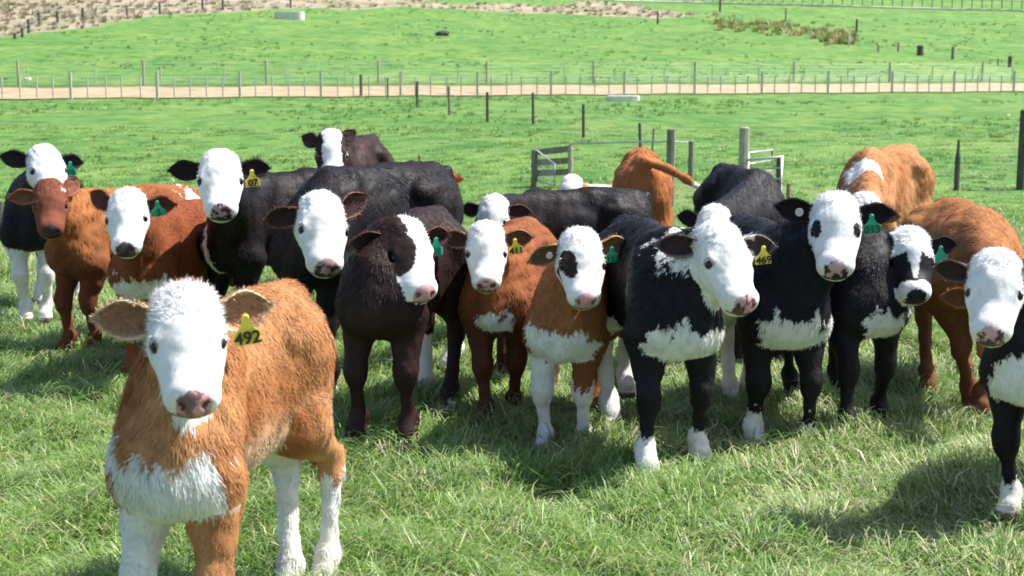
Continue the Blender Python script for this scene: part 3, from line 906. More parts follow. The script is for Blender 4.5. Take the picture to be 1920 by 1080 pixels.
    def paint(V, U, T, reg, jit):
        coat = np.array(sp['coat'][0]); coat2 = np.array(sp['coat'][1] if len(sp['coat']) > 1 else sp['coat'][0])
        mixf = (.5 + .6 * n3(V, 6, seed + 5)).clip(0, 1)[:, None]
        C = coat * (1 - mixf) + coat2 * mixf
        st2 = n3(V * np.array([1, 1, .45]), 17, seed + 15).clip(-1, 1); C = C * (1 - .16 * (st2 > .25) * sstep(.25, .9, st2) - .10 * (n3(V, 4, seed + 16) > .4))[:, None]
        if 'pale' in sp:
            t = ((1 - sstep(.44, .60, T[:, 2] + .03 * jit)) * (reg == 0) * (T[:, 0] < .2))[:, None]; C = C * (1 - t * .8) + np.array(sp['pale']) * t * .8
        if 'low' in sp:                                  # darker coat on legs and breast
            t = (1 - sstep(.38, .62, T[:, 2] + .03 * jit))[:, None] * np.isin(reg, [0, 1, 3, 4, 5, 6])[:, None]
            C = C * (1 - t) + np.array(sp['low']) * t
        n1_ = n3(V, 22, seed + 9) * .018 + n3(V, 70, seed + 19) * .006 + jit * .012
        wc = np.array(WHITE)
        def put(m, c):
            nonlocal C
            C = np.where(m[:, None], np.array(c), C)
        body = (reg == 0) | (reg == 1)
        if 'belly' in sp: put(body & (T[:, 2] + n1_ * 2 < sp['belly']), wc)
        if 'chest' in sp:                                # (z low, z high, half width, x min)
            z0, z1, hw, xm = sp['chest']
            yy = T[:, 1] - sp.get('chest_y', 0)
            put((body | (reg == 3) | (reg == 4)) & (T[:, 0] > xm) & (T[:, 2] > np.where((reg == 3) | (reg == 4), max(z0, .44), z0)) & (T[:, 2] + n1_ * 1.6 - .35 * np.abs(n3(V * [0, 1, 0], 30, seed)) * .1 < z1 - .9 * yy * yy) & (np.abs(yy) + n1_ * 1.3 < hw), wc)
        for k, z1 in sp.get('socks', {}).items():
            put((reg == regs.index(k)) & (T[:, 2] + n1_ * 2 < z1), wc)
        for k, (z0, z1, sd_) in sp.get('leg_patch', {}).items():
            ky = feet[k][1] / s
            put((reg == regs.index(k)) & (T[:, 2] + n1_ * 2 < z1) & (T[:, 2] > z0) & ((T[:, 1] - ky) * sd_ > .0 + n1_), wc)
        for (x, y, z, rr, c) in sp.get('spots', []):
            d = np.sqrt((T[:, 0] - x) ** 2 + (T[:, 1] - y) ** 2 + (T[:, 2] - z) ** 2); put(body & (d + n1_ * 3 < rr), c)
        # head
        hm = (reg == 2); u, v, w_ = U[:, 0], U[:, 1], U[:, 2]
        nb = (reg == 1) & (u > -.02)
        if 'headc' in sp: put(hm, sp['headc'])
        hn = n3(U, 26, seed + 1) * .010 + jit * .004
        face = sp.get('face', 'white')
        if face == 'white':
            edge = -.035 + sp.get('cheek', .75) * np.maximum(0, -w_ - .06)
            m = (u > edge + hn + sp.get('fback', 0))
            m &= (u - edge) > sp.get('side', 0) * np.sign(v) * 0 - 1
            put(m & hm, wc)
            if sp.get('throat'):
                ta, tb = np.array([.16, 0, -.13]), np.array([.13, 0, -.13 - sp['throat']])
                tt = (((U - ta) @ (tb - ta)) / ((tb - ta) @ (tb - ta))).clip(0, 1)
                dd_ = np.linalg.norm((U - ta - tt[:, None] * (tb - ta)) * np.array([.55, 1, 1]), axis=1)
                put((hm | (reg == 1) | (reg == 0)) & (dd_ + hn < .085 - .045 * tt), wc)
            if 'blaze' in sp:
                put(hm & (np.abs(v) + hn > sp['blaze'] + .35 * np.maximum(0, u - .20)) & (w_ > -.16), sp['coat'][0])
        elif face == 'half':                             # dark on the calf's right of the face
            m = (u > -.035 + hn) & (v > sp.get('halfv', -.02) + .0 + hn + .25 * np.maximum(0, .12 - u) * 0 - 1.1 * np.maximum(0, u - .165))
            put(m & hm, wc)
        elif face == 'mask':
            m = (u < .135 + hn + .12 * (np.abs(v) < .035) * (1 - np.abs(v) / .035)) & (u > -.04)
            put(m & hm & (w_ > -.11), wc); put(hm & (u > .255 + hn) & (u < .32) & (w_ > -.13), wc)
            put(hm & (w_ < -.085) & (u > .06), wc); 
        elif face == 'spot':
            d = np.sqrt((u - .05) ** 2 + (v - .055) ** 2 + (w_ + .02) ** 2); put(hm & (d < .028 + hn), wc)
            put(hm & (w_ < -.12) & (u > .12), wc)
        for (pu, pv, ru, rv, c, sk) in sp.get('patch', []):
            vv = v - pv - sk * (u - pu)
            put(hm & (((u - pu) / ru) ** 2 + (vv / rv) ** 2 + hn * 12 < 1) & (w_ > -.125) & (np.sign(v) == np.sign(pv)), c)
        # eye rims
        for q in (1, -1):
            d = np.sqrt((u - .143) ** 2 + (v - q * .086) ** 2 + (w_ + .038) ** 2)
            put(hm & (d < .021), sp.get('rim', (.30, .20, .19)))
        # muzzle skin
        sk = (np.array(sp.get('nose', PINK)))
        m = hm & (u + .15 * (w_ + .07) > .306 + .22 * np.abs(v) + hn * .3) & (w_ > -.100) & (np.abs(v) < .045)
        put(m, sk)
        if 'nose2' in sp: put(m & ((n3(U, 60, seed + 2) + 9 * np.maximum(-.07 - w_, 0) * 3) > .3), sp['nose2'])
        for q in (1, -1):
            d = np.sqrt(((u - .327)) ** 2 + (v - q * .033) ** 2 + (w_ + .060) ** 2); put(hm & (d < .0135), np.array(sp.get('nostril', (.10, .04, .045))))
        put(hm & (u > .30) & (np.abs(w_ + .104) < .006) & (np.abs(v) < .055), (.14, .08, .08))
        if 'nose2' in sp: put(hm & (u > .313) & (w_ < -.088) & (w_ > -.108) & (np.abs(v) < .03), sp['nose2'])
        if 'tailtip' in sp: put((reg == 7) & (np.linalg.norm(V - tl[-1], axis=1) < .115), wc)
        # scattered spots on the forehead, faintly darker
        if face == 'white':
            cr = (hm & (u < .13) & (n3(U, 40, seed + 6) > .75)); C = np.where(cr[:, None], C * .86, C)
        wf = (C.mean(1) > .6)[:, None] * (n3(V, 13, seed + 33).clip(0, 1) * .16)[:, None]; C = C * (1 - wf) + np.array([.66, .58, .45]) * wf
        # mud and grass stain on white legs
        wl = ((C.mean(1) > .6) & (reg >= 3) & (reg <= 6)); st3 = ((n3(V, 24, seed + 30) * .5 + .35 + (.25 - V[:, 2]) * 1.2).clip(0, 1) * wl * .45)[:, None]
        C = C * (1 - st3) + np.array([.50, .43, .31]) * st3
        # hooves
        put((reg >= 3) & (reg <= 6) & (V[:, 2] < .032), (.16, .13, .10))
        # soil on the lower legs
        lum = C.mean(1); A = np.where(lum < .05, .55, .85)
        A = np.where(m, .38, A)
        return C, A
    C, A = paint(V, U, T, reg, r.normal(0, .35, len(V)))
    # ---- hair tufts laid along the coat
    nh = sp.get('hair', 26000)
    fi = r.integers(0, len(F), nh); uv = r.random((nh, 2)); q = F[fi]
    wgt = np.stack([(1 - uv[:, 0]) * (1 - uv[:, 1]), uv[:, 0] * (1 - uv[:, 1]), uv[:, 0] * uv[:, 1], (1 - uv[:, 0]) * uv[:, 1]], 1)
    bp = (V[q] * wgt[..., None]).sum(1); bn = (Nn[q] * wgt[..., None]).sum(1); bn /= np.linalg.norm(bn, axis=1, keepdims=True) + 1e-9
    rg = reg[q[:, 0]]; uh = ((bp - HO) @ Hl) / hs
    flow = np.zeros((nh, 3)); flow[:] = (-.45, 0, -.75)
    flow[np.isin(rg, [3, 4, 5, 6, 7])] = (0, 0, -1)
    nk = rg == 1; flow[nk] = (-nd * .55 + np.array([0, 0, -.75]))
    hm = rg == 2; flow[hm] = -Hl[:, 0]
    flow += r.normal(0, .28, (nh, 3)) + np.stack([n3(bp, 7, 50 + k) for k in range(3)], 1) * .45
    curly = hm & (uh[:, 0] < .10); flow[curly] += r.normal(0, .9, (curly.sum(), 3))
    flow -= bn * (flow * bn).sum(1, keepdims=True); flow /= np.linalg.norm(flow, axis=1, keepdims=True) + 1e-9
    ln = np.full(nh, .019); ln[hm] = .006; ln[curly] = .013; ln[np.isin(rg, [3, 4, 5, 6])] = .011; ln[nk] = .022
    front = (rg == 0) & (bp[:, 0] > .3 * s); ln[front] = .026
    muz = hm & (uh[:, 0] > .27); ln[muz] = .004
    skin = hm & (uh[:, 0] > .303); ln[skin] = .0
    ln *= s * r.uniform(.6, 1.3, nh) * sp.get('hl_', 1.0)
    lift = r.uniform(.06, .24, nh); lift[curly] = r.uniform(.25, .8, curly.sum())
    okk = ln > .003; 
    hw_ = np.where(hm, .0013, .0023) * r.uniform(.7, 1.4, nh) * sp.get('hw', 1.0)
    sd_ = np.cross(bn, flow) + bn * r.normal(0, .25, (nh, 1))
    tip = bp + (flow + bn * lift[:, None]) * ln[:, None]; b0 = bp - bn * .002
    Vh = np.stack([b0 - sd_ * hw_[:, None], b0 + sd_ * hw_[:, None], tip], 1)[okk]
    Ch, Ah = C[q[:, 0]][okk], A[q[:, 0]][okk]
    Ch = Ch * r.uniform(.84, 1.2, (len(Ch), 1)); Ch = np.where(Ch.mean(1, keepdims=True) > .7, np.minimum(Ch, .84), Ch)
    # ---- ears
    VS = [V, Vh.reshape(-1, 3)]; CS = [np.concatenate([C, A[:, None]], 1), np.repeat(np.concatenate([Ch, Ah[:, None]], 1), 3, 0)]
    nv = len(V); F4 = [F]; F3 = [np.arange(len(Vh) * 3).reshape(-1, 3) + nv]; nv += len(Vh) * 3
    M4 = [np.zeros(len(F), int)]
    hy = math.radians(HY); fy = np.array([math.sin(hy), -math.cos(hy), 0.]) @ Rw; ly = np.array([math.cos(hy), math.sin(hy), 0.]) @ Rw; uy = np.array([0, 0, 1.])
    prof_a = [0, .12, .3, .5, .68, .84, .95, 1]; prof_w = [.020, .031, .044, .050, .045, .029, .013, .003]
    earpos = {}
    for q, key in ((1, 'earL'), (-1, 'earR')):
        eo = np.array(sp.get(key, (1, .02, -.12))) + np.array([0, r.uniform(-.10, .08), r.uniform(-.15, .05)]); ed = unit(ly * q * eo[0] + uy * eo[1] + fy * eo[2])
        if rol: ed = unit(ed + uy * (-math.sin(rol)) * q * -1)
        op = sp.get(key + 'o', (-.12, -.22, 1)); opn = ly * q * op[0] + uy * op[1] + fy * op[2]; opn = unit(opn - ed * (opn @ ed))
        es = np.cross(opn, ed) * q
        if es @ uy < 0: es = -es
        base = hp_(.035, .072 * q, -.060); Le = sp.get('earlen', .155) * hs; na, nb = 15, 13
        pts_o, pts_i = [], []
        for i in range(na):
            a = i / (na - 1); wd = np.interp(a, prof_a, prof_w) * hs * sp.get('earw', .94); th = math.radians(np.interp(a, [0, .2, .6, 1], [115, 85, 48, 30]))
            rad = wd / math.sin(min(th, math.pi / 2))
            for j in range(nb):
                b = (j / (nb - 1) * 2 - 1) * th
                p = base + ed * Le * a + es * (rad * math.sin(b) - .012 * hs * a * a) + opn * (rad * (1 - math.cos(b)) - .018 * hs)
                p = p + opn * (.002 * math.sin(9 * a + j))
                inn = unit(-es * math.sin(b) + opn * math.cos(b))
                pts_o.append(p - inn * .003 * hs); pts_i.append(p + inn * .003 * hs)
        Ve = np.array(pts_o + pts_i); m = na * nb
        ii = np.arange(na - 1)[:, None] * nb + np.arange(nb - 1)[None]
        q1 = np.stack([ii, ii + 1, ii + nb + 1, ii + nb], -1).reshape(-1, 4); q2 = q1[:, ::-1] + m
        rimi = [j for j in range(0, m, nb)]; e1 = []
        for col_ in (0, nb - 1):
            for i in range(na - 1):
                a0 = i * nb + col_; a1 = (i + 1) * nb + col_; e1.append((a0, a1, a1 + m, a0 + m))
        for j in range(nb - 1): a0 = (na - 1) * nb + j; e1.append((a0, a0 + 1, a0 + 1 + m, a0 + m))
        Fe = np.concatenate([q1, q2, np.array(e1)])
        oc = np.array(sp.get('earc', sp['coat'][0])); ic = np.array(sp.get('eari', tuple(np.array(oc) * .55 + np.array([.05, .03, .025])))); rc = np.array(sp.get('earrim', tuple(np.array(oc) * 1.2 + .03)))
        if key == 'earR' and 'earcR' in sp: oc = np.array(sp['earcR'])
        ai = np.repeat(np.arange(na), nb) / (na - 1); bj = np.abs(np.tile(np.arange(nb), na) / (nb - 1) * 2 - 1)
        rim = (np.maximum((bj - .80) / .2, (ai - .88) / .12)).clip(0, 1)[:, None]
        co = oc * (1 - rim) + rc * rim; ci = ic * (1 - rim) + rc * rim
        if 'earwhite' in sp and key in sp['earwhite']:
            mwh = ((ai < .45))[:, None]; co = np.where(mwh, np.array(WHITE), co); ci = np.where(mwh & (bj[:, None] > .45), np.array(WHITE), ci)
        Ce = np.concatenate([co, ci]); Ce = np.concatenate([Ce, np.full((len(Ce), 1), .8)], 1)
        VS.append(Ve); CS.append(Ce); F4.append(Fe + nv); M4.append(np.zeros(len(Fe), int)); nv += len(Ve)
        # ear fringe
        nf = sp.get('fringe', 900); k = r.integers(0, 2 * m, nf)
        edge = np.concatenate([rim[:, 0], rim[:, 0]])[k]; pk = Ve[k] + r.normal(0, .003, (nf, 3)) * hs
        bjk = np.tile(np.tile(np.arange(nb), na) / (nb - 1) * 2 - 1, 2)[k]
        dirv = ed * .6 + es[None] * (bjk * .8)[:, None] + opn[None] * r.uniform(.0, .5, nf)[:, None] + r.normal(0, .35, (nf, 3)); dirv /= np.linalg.norm(dirv, axis=1, keepdims=True)
        lk = (.004 + .009 * r.random(nf)) * hs; sdv = np.cross(dirv, r.normal(0, 1, (nf, 3))); sdv /= np.linalg.norm(sdv, axis=1, keepdims=True) + 1e-9
        Vf = np.stack([pk - sdv * .0013 * hs, pk + sdv * .0013 * hs, pk + dirv * lk[:, None]], 1)
        Cf = Ce[k].copy(); inner = (k >= m) & (r.random(nf) < .5); Cf[inner, :3] = (rc * .5 + ic * .5) * r.uniform(.7, 1.1, (inner.sum(), 1)); Cf[:, :3] *= r.uniform(.8, 1.2, (nf, 1))
        VS.append(Vf.reshape(-1, 3)); CS.append(np.repeat(Cf, 3, 0)); F3.append(np.arange(nf * 3).reshape(-1, 3) + nv); nv += nf * 3
        earpos[key] = (base + ed * Le * sp.get('tagpos', .40) - opn * .006 * hs, ed, es, opn)
    # ---- eyes
    for q in (1, -1):
        c = hp_(.143, .0785 * q, -.043); R = .0190 * hs; nu, nw = 12, 8; pv = []
        for i in range(nw + 1):
            for j in range(nu):
                t_, p_ = math.pi * i / nw, 2 * math.pi * j / nu
                pv.append(c + R * np.array([math.sin(t_) * math.cos(p_), math.sin(t_) * math.sin(p_), math.cos(t_)]))
        pv = np.array(pv); ff = [(i * nu + j, (i + 1) * nu + j, (i + 1) * nu + (j + 1) % nu, i * nu + (j + 1) % nu) for i in range(nw) for j in range(nu)]
        VS.append(pv); CS.append(np.tile([.01, .01, .01, .1], (len(pv), 1))); F4.append(np.array(ff) + nv); M4.append(np.ones(len(ff), int)); nv += len(pv)
        la = unit(Hl @ np.array([-.80, q * .25, .35])); nr = (pv - c) / R; keepv = nr @ la
        lf = [f_ for f_ in ff if min(keepv[list(f_)]) > .22]
        if lf:
            used = sorted({i_ for f_ in lf for i_ in f_}); mp_ = {a_: b_ for b_, a_ in enumerate(used)}
            lv_ = c + (pv[used] - c) * 1.10; edge_ = (keepv[used] < .45)[:, None]
            lidc = np.array(WHITE) * .9 if (sp.get('face', 'white') == 'white' and not sp.get('patch')) else np.array(sp['coat'][0])
            cl_ = np.where(edge_, np.array(sp.get('rim', (.30, .20, .19))), lidc)
            VS.append(lv_); CS.append(np.concatenate([cl_, np.full((len(cl_), 1), .7)], 1)); F4.append(np.array([[mp_[i_] for i_ in f_] for f_ in lf]) + nv); M4.append(np.zeros(len(lf), int)); nv += len(lv_)
        # lids: upper fold and pale lashes
        nl = 16; lv = []; 
        lc = (np.array(WHITE) * .8 if sp.get('face', 'white') in ('white',) else np.array(sp['coat'][0]))
        for tuv in range(26):
            a = r.uniform(-1, 1); bp2 = hp_(.128 - .006 * math.cos(a * 1.4), (.088) * q, -.036 + .018 * math.sin(a * 1.4))
            dv = Hl @ unit(np.array([.5, q * .8, .35 + .4 * a])); sv = Hl[:, 0]
            lv += [bp2 - sv * .001, bp2 + sv * .001, bp2 + dv * .016 * hs]
        VS.append(np.array(lv)); CS.append(np.tile([*lc, .8], (len(lv), 1))); F3.append(np.arange(len(lv)).reshape(-1, 3) + nv); nv += len(lv)
    me = np_mesh('calf', np.concatenate(VS), faces3=np.concatenate(F3), faces4=np.concatenate(F4), col=np.concatenate(CS), matidx4=np.concatenate(M4))
    me.materials.append(FUR); me.materials.append(EYE)
    o = link(bpy.data.objects.new('calf', me))
    o.location = tuple(O); o.rotation_euler = (0, 0, math.atan2(fwd[1], fwd[0]))
    tag(o, sp['label'], 'calf', 'young beef calves standing in the pasture')
    # ---- ear tags
    for (key, colr, num) in sp.get('tags', []):
        pos, ed, es, opn = earpos[key]
        upv = np.array([0, 0, 1.]); tn = unit(opn * .8 + fy * .6 - upv * .1); tx = unit(np.cross(upv, tn)); ty = np.cross(tn, tx)
        rt = math.radians(sp.get('tagrot', 6)); tx, ty = tx * math.cos(rt) + ty * math.sin(rt), ty * math.cos(rt) - tx * math.sin(rt)
        k = hs * sp.get('tagk', 1.0)
        if num == 'ring':
            outl = [(.016 * math.cos(t_), .016 * math.sin(t_)) for t_ in np.linspace(0, 2 * math.pi, 14, endpoint=False)]
        else:
            outl = [(-.008, .006), (-.010, -.012), (-.020, -.030), (-.033, -.040), (-.034, -.068), (-.030, -.072), (.030, -.072), (.034, -.068), (.033, -.040), (.020, -.030), (.010, -.012), (.008, .006), (0, .011)]
        cen = pos + tn * .034 * k + sp.get('tagdz', 0) * upv
        front = [cen + (tx * x + ty * y) * k + tn * (.008 * math.cos(x * 40)) * k for x, y in outl]; back = [p - tn * .0025 * k for p in front]
        n = len(outl); fs = [tuple(range(n))[::-1], tuple(range(n, 2 * n))] + [(i, (i + 1) % n, n + (i + 1) % n, n + i) for i in range(n)]
        vv_ = [tuple(p) for p in front + back]
        if num != 'ring':
            b_ = len(vv_); cs = cen + tn * .0055 * k
            for dz in (0, .004):
                for a_ in range(10): vv_.append(tuple(cs + (tx * math.cos(a_ * .6283) + ty * math.sin(a_ * .6283)) * .0085 * k * (1 - dz * 60) + tn * (dz + .004) * k))
            fs += [(b_ + a_, b_ + (a_ + 1) % 10, b_ + 10 + (a_ + 1) % 10, b_ + 10 + a_) for a_ in range(10)] + [tuple(range(b_ + 10, b_ + 20))]
        me = bpy.data.meshes.new('ear_tag'); me.from_pydata(vv_, [], fs)
        bm_mat = {'y': TAGY, 'g': TAGG, 'w': CONC}[colr]; me.materials.append(bm_mat); me.update()
        to = link(bpy.data.objects.new('ear_tag', me), o); to['label'] = {'y': 'yellow plastic ear tag', 'g': 'green plastic ear tag', 'w': 'small round pale ear button'}[colr]
        if num != 'ring':
            cu = bpy.data.curves.new('txt', 'FONT'); cu.body = num; cu.size = .044 * k; cu.align_x = 'CENTER'; cu.extrude = .0006; cu.offset = .0011 * k
            tob = bpy.data.objects.new('txt', cu); sc.collection.objects.link(tob)
            dg = bpy.context.evaluated_depsgraph_get(); tm = bpy.data.meshes.new_from_object(tob.evaluated_get(dg))
            bpy.data.objects.remove(tob)
            org = cen + ty * (-.067) * k + tn * .0092 * k
            M = Matrix(((tx[0], ty[0], tn[0], org[0]), (tx[1], ty[1], tn[1], org[1]), (tx[2], ty[2], tn[2], org[2]), (0, 0, 0, 1)))
            tm.transform(M); tm.materials.clear(); tm.materials.append(INK if colr == 'y' else INKG); tm.name = 'tag_number'
            to2 = link(bpy.data.objects.new('tag_number', tm), to)
    return o

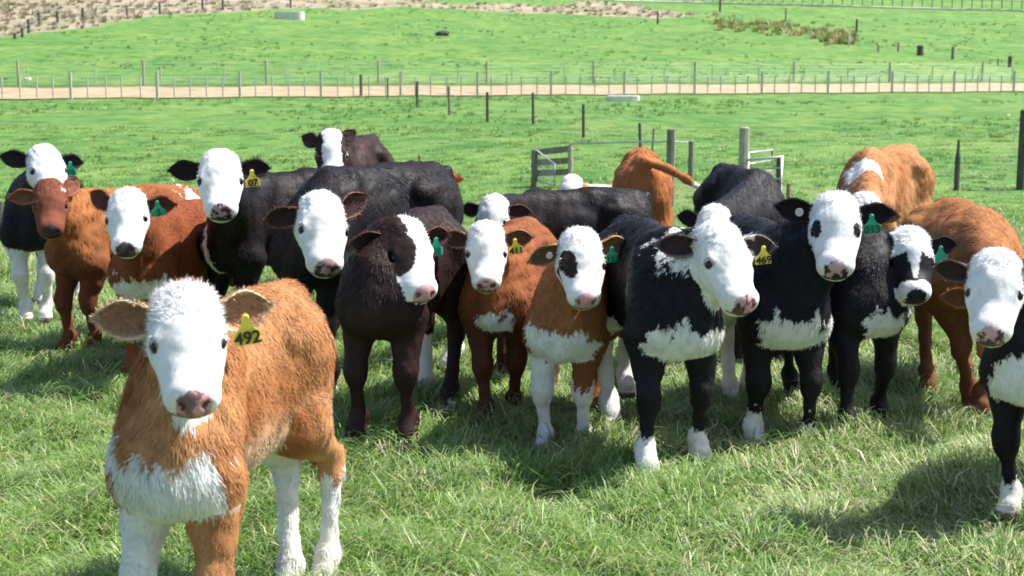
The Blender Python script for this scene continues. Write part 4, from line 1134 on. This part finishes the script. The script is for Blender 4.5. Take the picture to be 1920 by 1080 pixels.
CALVES = [
 # front calf
 dict(s=.95, h=1.12, hd=-13, ff=[(268, 1300), (425, 1285)], hl=(612, 1105), hr=(540, 1130), eye=(354, 642, 3.04), hs=.945, hr3=(4, 57, 0), coat=((.34, .125, .043), TAN), seed=3, res=.0062, hair=90000,
      face='white', w=.70, hl_=1.35, throat=.15, chest=(.36, .565, .125, .22), chest_y=.012, belly=.415, pale=(.74, .58, .42), cheek=.6, socks={'hl': .31, 'hr': .47, 'fr': .50}, leg_patch={}, nose=PINK, nose2=(.22, .13, .13), fringe=2200, hw=.8,
      rim=(.42, .24, .22), earc=ORANGE, eari=(.36, .185, .11), earrim=(.80, .62, .42), earlen=.160, earw=1.12, earL=(1, .16, -.15), earR=(1, .06, -.12), tagpos=.50, tagdz=-.010, earLo=(-.15, -.15, 1),
      tags=[('earL', 'y', '492')], tagk=1.08, label="orange and white calf wearing yellow tag 492, alone in front of the herd"),
 # far left black and white
 dict(s=1.0, hd=6, ff=[(52, 618), (88, 622)], eye=(92, 318, 7.75), hr3=(14, 48, 0), coat=(BLACK,), seed=11, socks={'fl': .50, 'fr': .54, 'hl': .3, 'hr': .3}, hs=1.08,
      nose=(.3, .2, .2), earc=BLACK, eari=(.03, .02, .025), tags=[('earL', 'g', '70')], earR=(1, .22, -.3), label="black calf at far left, white face and front legs, behind the red faced calf"),
 # red face, tan body
 dict(s=.97, hd=-36, ff=[(130, 662), (176, 655)], eye=(94, 385, 6.75), hr3=(-2, 57, 0), coat=(BROWN, (.42, .165, .055)), low=(.15, .045, .022), headc=(.19, .062, .036), seed=13, face='spot', nose=(.06, .045, .05), nose2=(.05, .04, .045),
      rim=(.05, .02, .02), earc=(.30, .09, .035), eari=(.22, .09, .06), earrim=(.4, .18, .08), earL=(.55, .65, -.5), hs=.92, spots=[(-.42, .08, .76, .07, WHITE)], label="rusty brown calf with a red face and small white forehead spot, far left group"),
 # red body white face
 dict(s=.95, hd=-22, ff=[(250, 705), (300, 700)], eye=(236, 410, 6.1), hr3=(-6, 57, -5), coat=(RED, (.28, .085, .034)), seed=17, chest=(.3, .52, .16, .2), chest_y=.03, nose=(.12, .08, .08), nose2=(.05, .04, .04),
      rim=(.12, .08, .08), earc=(.22, .06, .03), eari=(.14, .05, .035), earR=(.8, .5, -.4), earL=(1, .12, -.2), tags=[('earL', 'g', '5')], tagdz=.02, label="dark red calf with white face and dark nose, directly behind the front calf's head"),
 # black, upright
 dict(s=1.03, h=1.08, hd=-46, ff=[(408, 690), (470, 690)], eye=(413, 336, 6.15), hr3=(0, 47, 0), coat=(BLACK, (.012, .008, .009)), seed=19, nose=(.42, .27, .28), nose2=(.04, .03, .035), rim=(.06, .05, .06), earc=BLACK, eari=(.02, .015, .02),
      earrim=(.03, .02, .02), chest=(.3, .66, .035, .34), chest_y=.0, tags=[('earL', 'y', '07')], tagdz=-.005, earL=(1, .12, -.15), earR=(1, .10, -.15), label="black calf with white face and black ears, looking straight ahead, highest head at left"),
 # white-faced black, behind front calf
 dict(s=1.12, hd=-38, h=1.06, ff=[(560, 745), (618, 742)], eye=(608, 430, 5.75), hr3=(6, 60, 8), coat=(BLACK, (.012, .008, .009)), seed=23, nose=(.52, .33, .33), nose2=(.07, .05, .05), hs=.98, rim=(.3, .2, .2), earc=DBROWN, eari=(.045, .025, .025), earrim=(.22, .11, .08),
      earL=(1, .50, -.3), earR=(1, .0, -.15), socks={'hl': .3, 'hr': .3}, label="long backed black calf with white face, immediately left of the half dark faced calf"),
 # dark brown, half face
 dict(s=1.0, hd=-14, ff=[(672, 828), (766, 826)], hr=(795, 742), hl=(842, 772), eye=(775, 478, 5.3), hr3=(24, 60, 2), coat=(DBROWN, (.032, .015, .013)), low=(.030, .013, .012), seed=29, face='half', halfv=-.025, nose=(.66, .36, .37),
      rim=(.02, .015, .015), patch=[(.15, -.06, .075, .055, DBROWN, 0)], nostril=(.2, .07, .08), earc=DBROWN, eari=(.03, .018, .018), earrim=(.22, .10, .07), tags=[('earL', 'g', '31')], earR=(1, .0, .1), earL=(1, .08, -.05), socks={'hl': .07, 'hr': .3}, hair=34000,
      label="dark brown calf with a half white, half dark face, green tag and pink nose"),
 # small head behind
 dict(s=1.02, h=1.16, hd=-8, w=.72, at=(-1.0, 9.0), eye=(622, 290, 8.1), hr3=(2, 66, 0), coat=(DBROWN, (.06, .025, .02)), seed=31, hs=.98, blaze=.058, nose=(.4, .3, .3), earL=(.5, .75, -.3), earR=(.8, .55, -.3), earc=(.05, .03, .03), earlen=.12,
      label="small headed dark brown calf with narrow white face, behind the long black back"),
 dict(s=.92, hd=-150, at=(-.98, 10.6), eye=(640, 330, 11.0), hr3=(180, 70, 0), coat=(ORANGE, TAN), seed=33, hair=12000, label="orange calf of which only a patch shows beside the small headed dark calf"),
 dict(s=.86, hd=-175, at=(-.64, 11.0), eye=(830, 340, 11.4), hr3=(170, 60, 0), coat=(ORANGE,), seed=34, hair=8000, h=.97, label="orange calf hidden beyond the long black back, only a sliver of back showing"),
 # brown body white face center
 dict(s=.93, hd=-10, ff=[(912, 792), (962, 790)], eye=(912, 474, 5.5), hr3=(0, 61, 0), coat=(BROWN, (.32, .11, .045)), low=(.085, .026, .016), seed=37, chest=(.44, .50, .07, .3), nose=(.6, .36, .36), nose2=(.2, .11, .11), hs=.92, rim=(.05, .04, .05),
      earc=(.30, .13, .07), eari=(.10, .05, .035), earrim=(.45, .25, .14), tags=[('earL', 'y', '411')], tagrot=8, earL=(1, .18, -.15), label="brown calf with small white face and yellow tag, left of the eye patch calf"),
 # black calf lying its back across, head left
 dict(s=.95, hd=-66, h=1.04, at=(.30, 7.6), eye=(920, 412, 6.95), hr3=(-14, 62, 0), coat=(BLACK, (.014, .009, .010)), seed=41, hs=.9, earc=BLACK, earrim=(.25, .12, .09), eari=(.04, .02, .02), label="blackish calf standing side on in the back row, white head low at its left end"),
 dict(s=.84, hd=-50, at=(.62, 9.5), eye=(1064, 362, 9.1), hr3=(-20, 60, 0), coat=(ORANGE, TAN), seed=43, hair=14000, hs=1.0, spots=[(.1, 0, .8, .16, WHITE)], h=.9, earL=(.3, -.6, -.9), earR=(.3, -.6, -.9), label="white crowned orange calf low behind the side-on black calf, by the mesh gate"),
 # orange rump facing away
 dict(s=1.04, hd=176, h=1.09, at=(.82, 8.9), eye=(1190, 420, 9.9), hr3=(180, 60, 0), coat=(ORANGE, (.42, .15, .05)), seed=47, hair=24000, tailtip=1, tail=[(-.50, 0, .82), (-.54, -.14, .78), (-.58, -.24, .73), (-.61, -.31, .69), (-.62, -.36, .65)],
      label="orange calf facing away, white tipped tail swung right, in the gateway"),
 # eye patch brown/white calf
 dict(s=.92, hd=-24, ff=[(1021, 838), (1093, 832)], eye=(1093, 494, 5.2), hr3=(8, 60, 4), coat=((.30, .115, .045), (.38, .16, .06)), low=(.22, .08, .034), seed=53, chest=(.30, .535, .135, .24), chest_y=.01, socks={'fr': .44, 'fl': .30, 'hl': .12}, hair=34000,
      patch=[(.155, -.062, .062, .030, (.035, .02, .018), .25)], nose=(.66, .36, .35), rim=(.10, .06, .06), nostril=(.25, .1, .1), earc=(.42, .20, .10), eari=(.16, .08, .05), earrim=(.55, .33, .18), earR=(.95, -.28, .05), earL=(1, .12, -.15),
      tags=[('earL', 'g', '113'), ('earR', 'w', 'ring')], tagk=.9, label="brown and white calf with a dark patch round one eye and white front legs"),
 # big black
 dict(s=1.0, hd=10, ff=[(1211, 890), (1309, 876)], hr=(1142, 812), hl=(1172, 770), eye=(1370, 490, 4.80), hr3=(29, 56, 4), coat=(BLACK,), seed=59, chest=(.30, .535, .15, .20), chest_y=.03, socks={'fr': .135, 'fl': .13, 'hl': .5, 'hr': .5}, hair=40000,
      hs=1.0, nose=(.66, .38, .39), nose2=(.12, .07, .08), rim=(.5, .3, .3), throat=.07, cheek=.4, earc=BLACK, eari=(.05, .03, .035), earrim=(.25, .2, .2), earwhite=('earL',), earL=(1, -.02, .45), tagpos=.62, earR=(1, .12, -.35), fback=-.02,
      tags=[('earL', 'y', '469')], tagk=.9, spots=[(.36, -.02, .86, .10, WHITE)], label="big black calf with white head turned right, yellow tag and white breast"),
 # 17 hidden behind
 dict(s=.96, hd=8, h=1.17, at=(1.19, 7.2), eye=(1332, 436, 6.35), hr3=(-12, 62, 0), coat=(BLACK,), seed=61, hs=.9, earc=BLACK, eari=(.02, .015, .02), earR=(1, .1, -.1), label="black calf behind the big black one, most of its head hidden"),
 # 16 black two eye patches
 dict(s=1.0, hd=4, ff=[(1413, 832), (1517, 826)], hr=(1370, 750), hl=(1404, 745), eye=(1567, 430, 5.15), hr3=(3, 57, 0), coat=(BLACK,), seed=67, chest=(.30, .53, .14, .2), chest_y=.03, socks={'fr': .15, 'fl': .13, 'hl': .45, 'hr': .5}, hair=40000,
      patch=[(.148, -.076, .034, .019, BLACK, .1), (.148, .082, .028, .014, (.02, .012, .015), -.1)], nose=(.58, .38, .38), nose2=(.03, .025, .03), rim=(.02, .015, .02), earc=BLACK, eari=(.018, .013, .016), earrim=(.03, .02, .02),
      tags=[('earL', 'g', '013'), ('earR', 'w', 'ring')], earL=(1, .12, -.1), earR=(1, .16, -.1), earlen=.165, label="black calf with white face, black patches round both eyes and a green tag"),
 # 18 black mask
 dict(s=.93, hd=6, ff=[(1588, 808), (1646, 806)], eye=(1712, 488, 5.45), hr3=(10, 58, 0), coat=(BLACK,), seed=71, face='mask', chest=(.34, .52, .10, .2), chest_y=.05, hair=30000, nose=(.03, .025, .03), nostril=(.005, .005, .005), rim=(.02, .015, .015),
      earc=BLACK, eari=(.02, .015, .02), earR=(.8, .35, -.6), earL=(1, .16, -.2), tags=[('earL', 'g', '')], hs=.98, label="black calf with white forehead, black cheeks and black nose, second black calf from right"),
 # 19 big orange behind
 dict(s=1.05, hd=-34, at=(2.10, 8.0), eye=(1590, 415, 7.0), hr3=(-50, 60, 0), coat=(TAN, ORANGE), seed=73, spots=[(.44, .02, .80, .12, WHITE)], hair=34000, h=1.13, socks={'fl': .1, 'fr': .5, 'hl': .1}, label="big light orange calf at back right with a white neck patch, head hidden"),
 # 20 brown right
 dict(s=1.0, hd=-4, ff=[(1818, 772), (1836, 800)], hr=(1738, 733), eye=(1868, 590, 5.3), hr3=(0, 62, 0), coat=((.30, .115, .045), (.40, .17, .065)), low=(.17, .065, .03), seed=79, hair=34000, w=1.25, face='none', earc=(.36, .14, .06), eari=(.20, .08, .05), earR=(1, -.05, -.05), hs=.95,
      label="plain brown calf at the right, head low behind the calf at the edge"),
 # 21 right edge
 dict(s=.93, hd=-38, ff=[(1893, 985), (1950, 1005)], eye=(1864, 545, 4.2), hr3=(-2, 58, 0), coat=(BLACK, (.012, .008, .009)), seed=83, chest=(.30, .56, .10, .2), chest_y=-.01, socks={'fr': .10, 'fl': .12}, leg_patch={}, hair=40000, hs=.94,
      nose=(.62, .38, .38), nose2=(.12, .07, .08), rim=(.05, .04, .05), earc=(.03, .02, .02), eari=(.05, .028, .028), earrim=(.2, .12, .1), earR=(1, .10, -.2), earRo=(-.1, -.4, 1), label="black calf with white face and pink nose, cut off by the right edge"),
]
for i, c in enumerate(CALVES):
    make_calf(c)
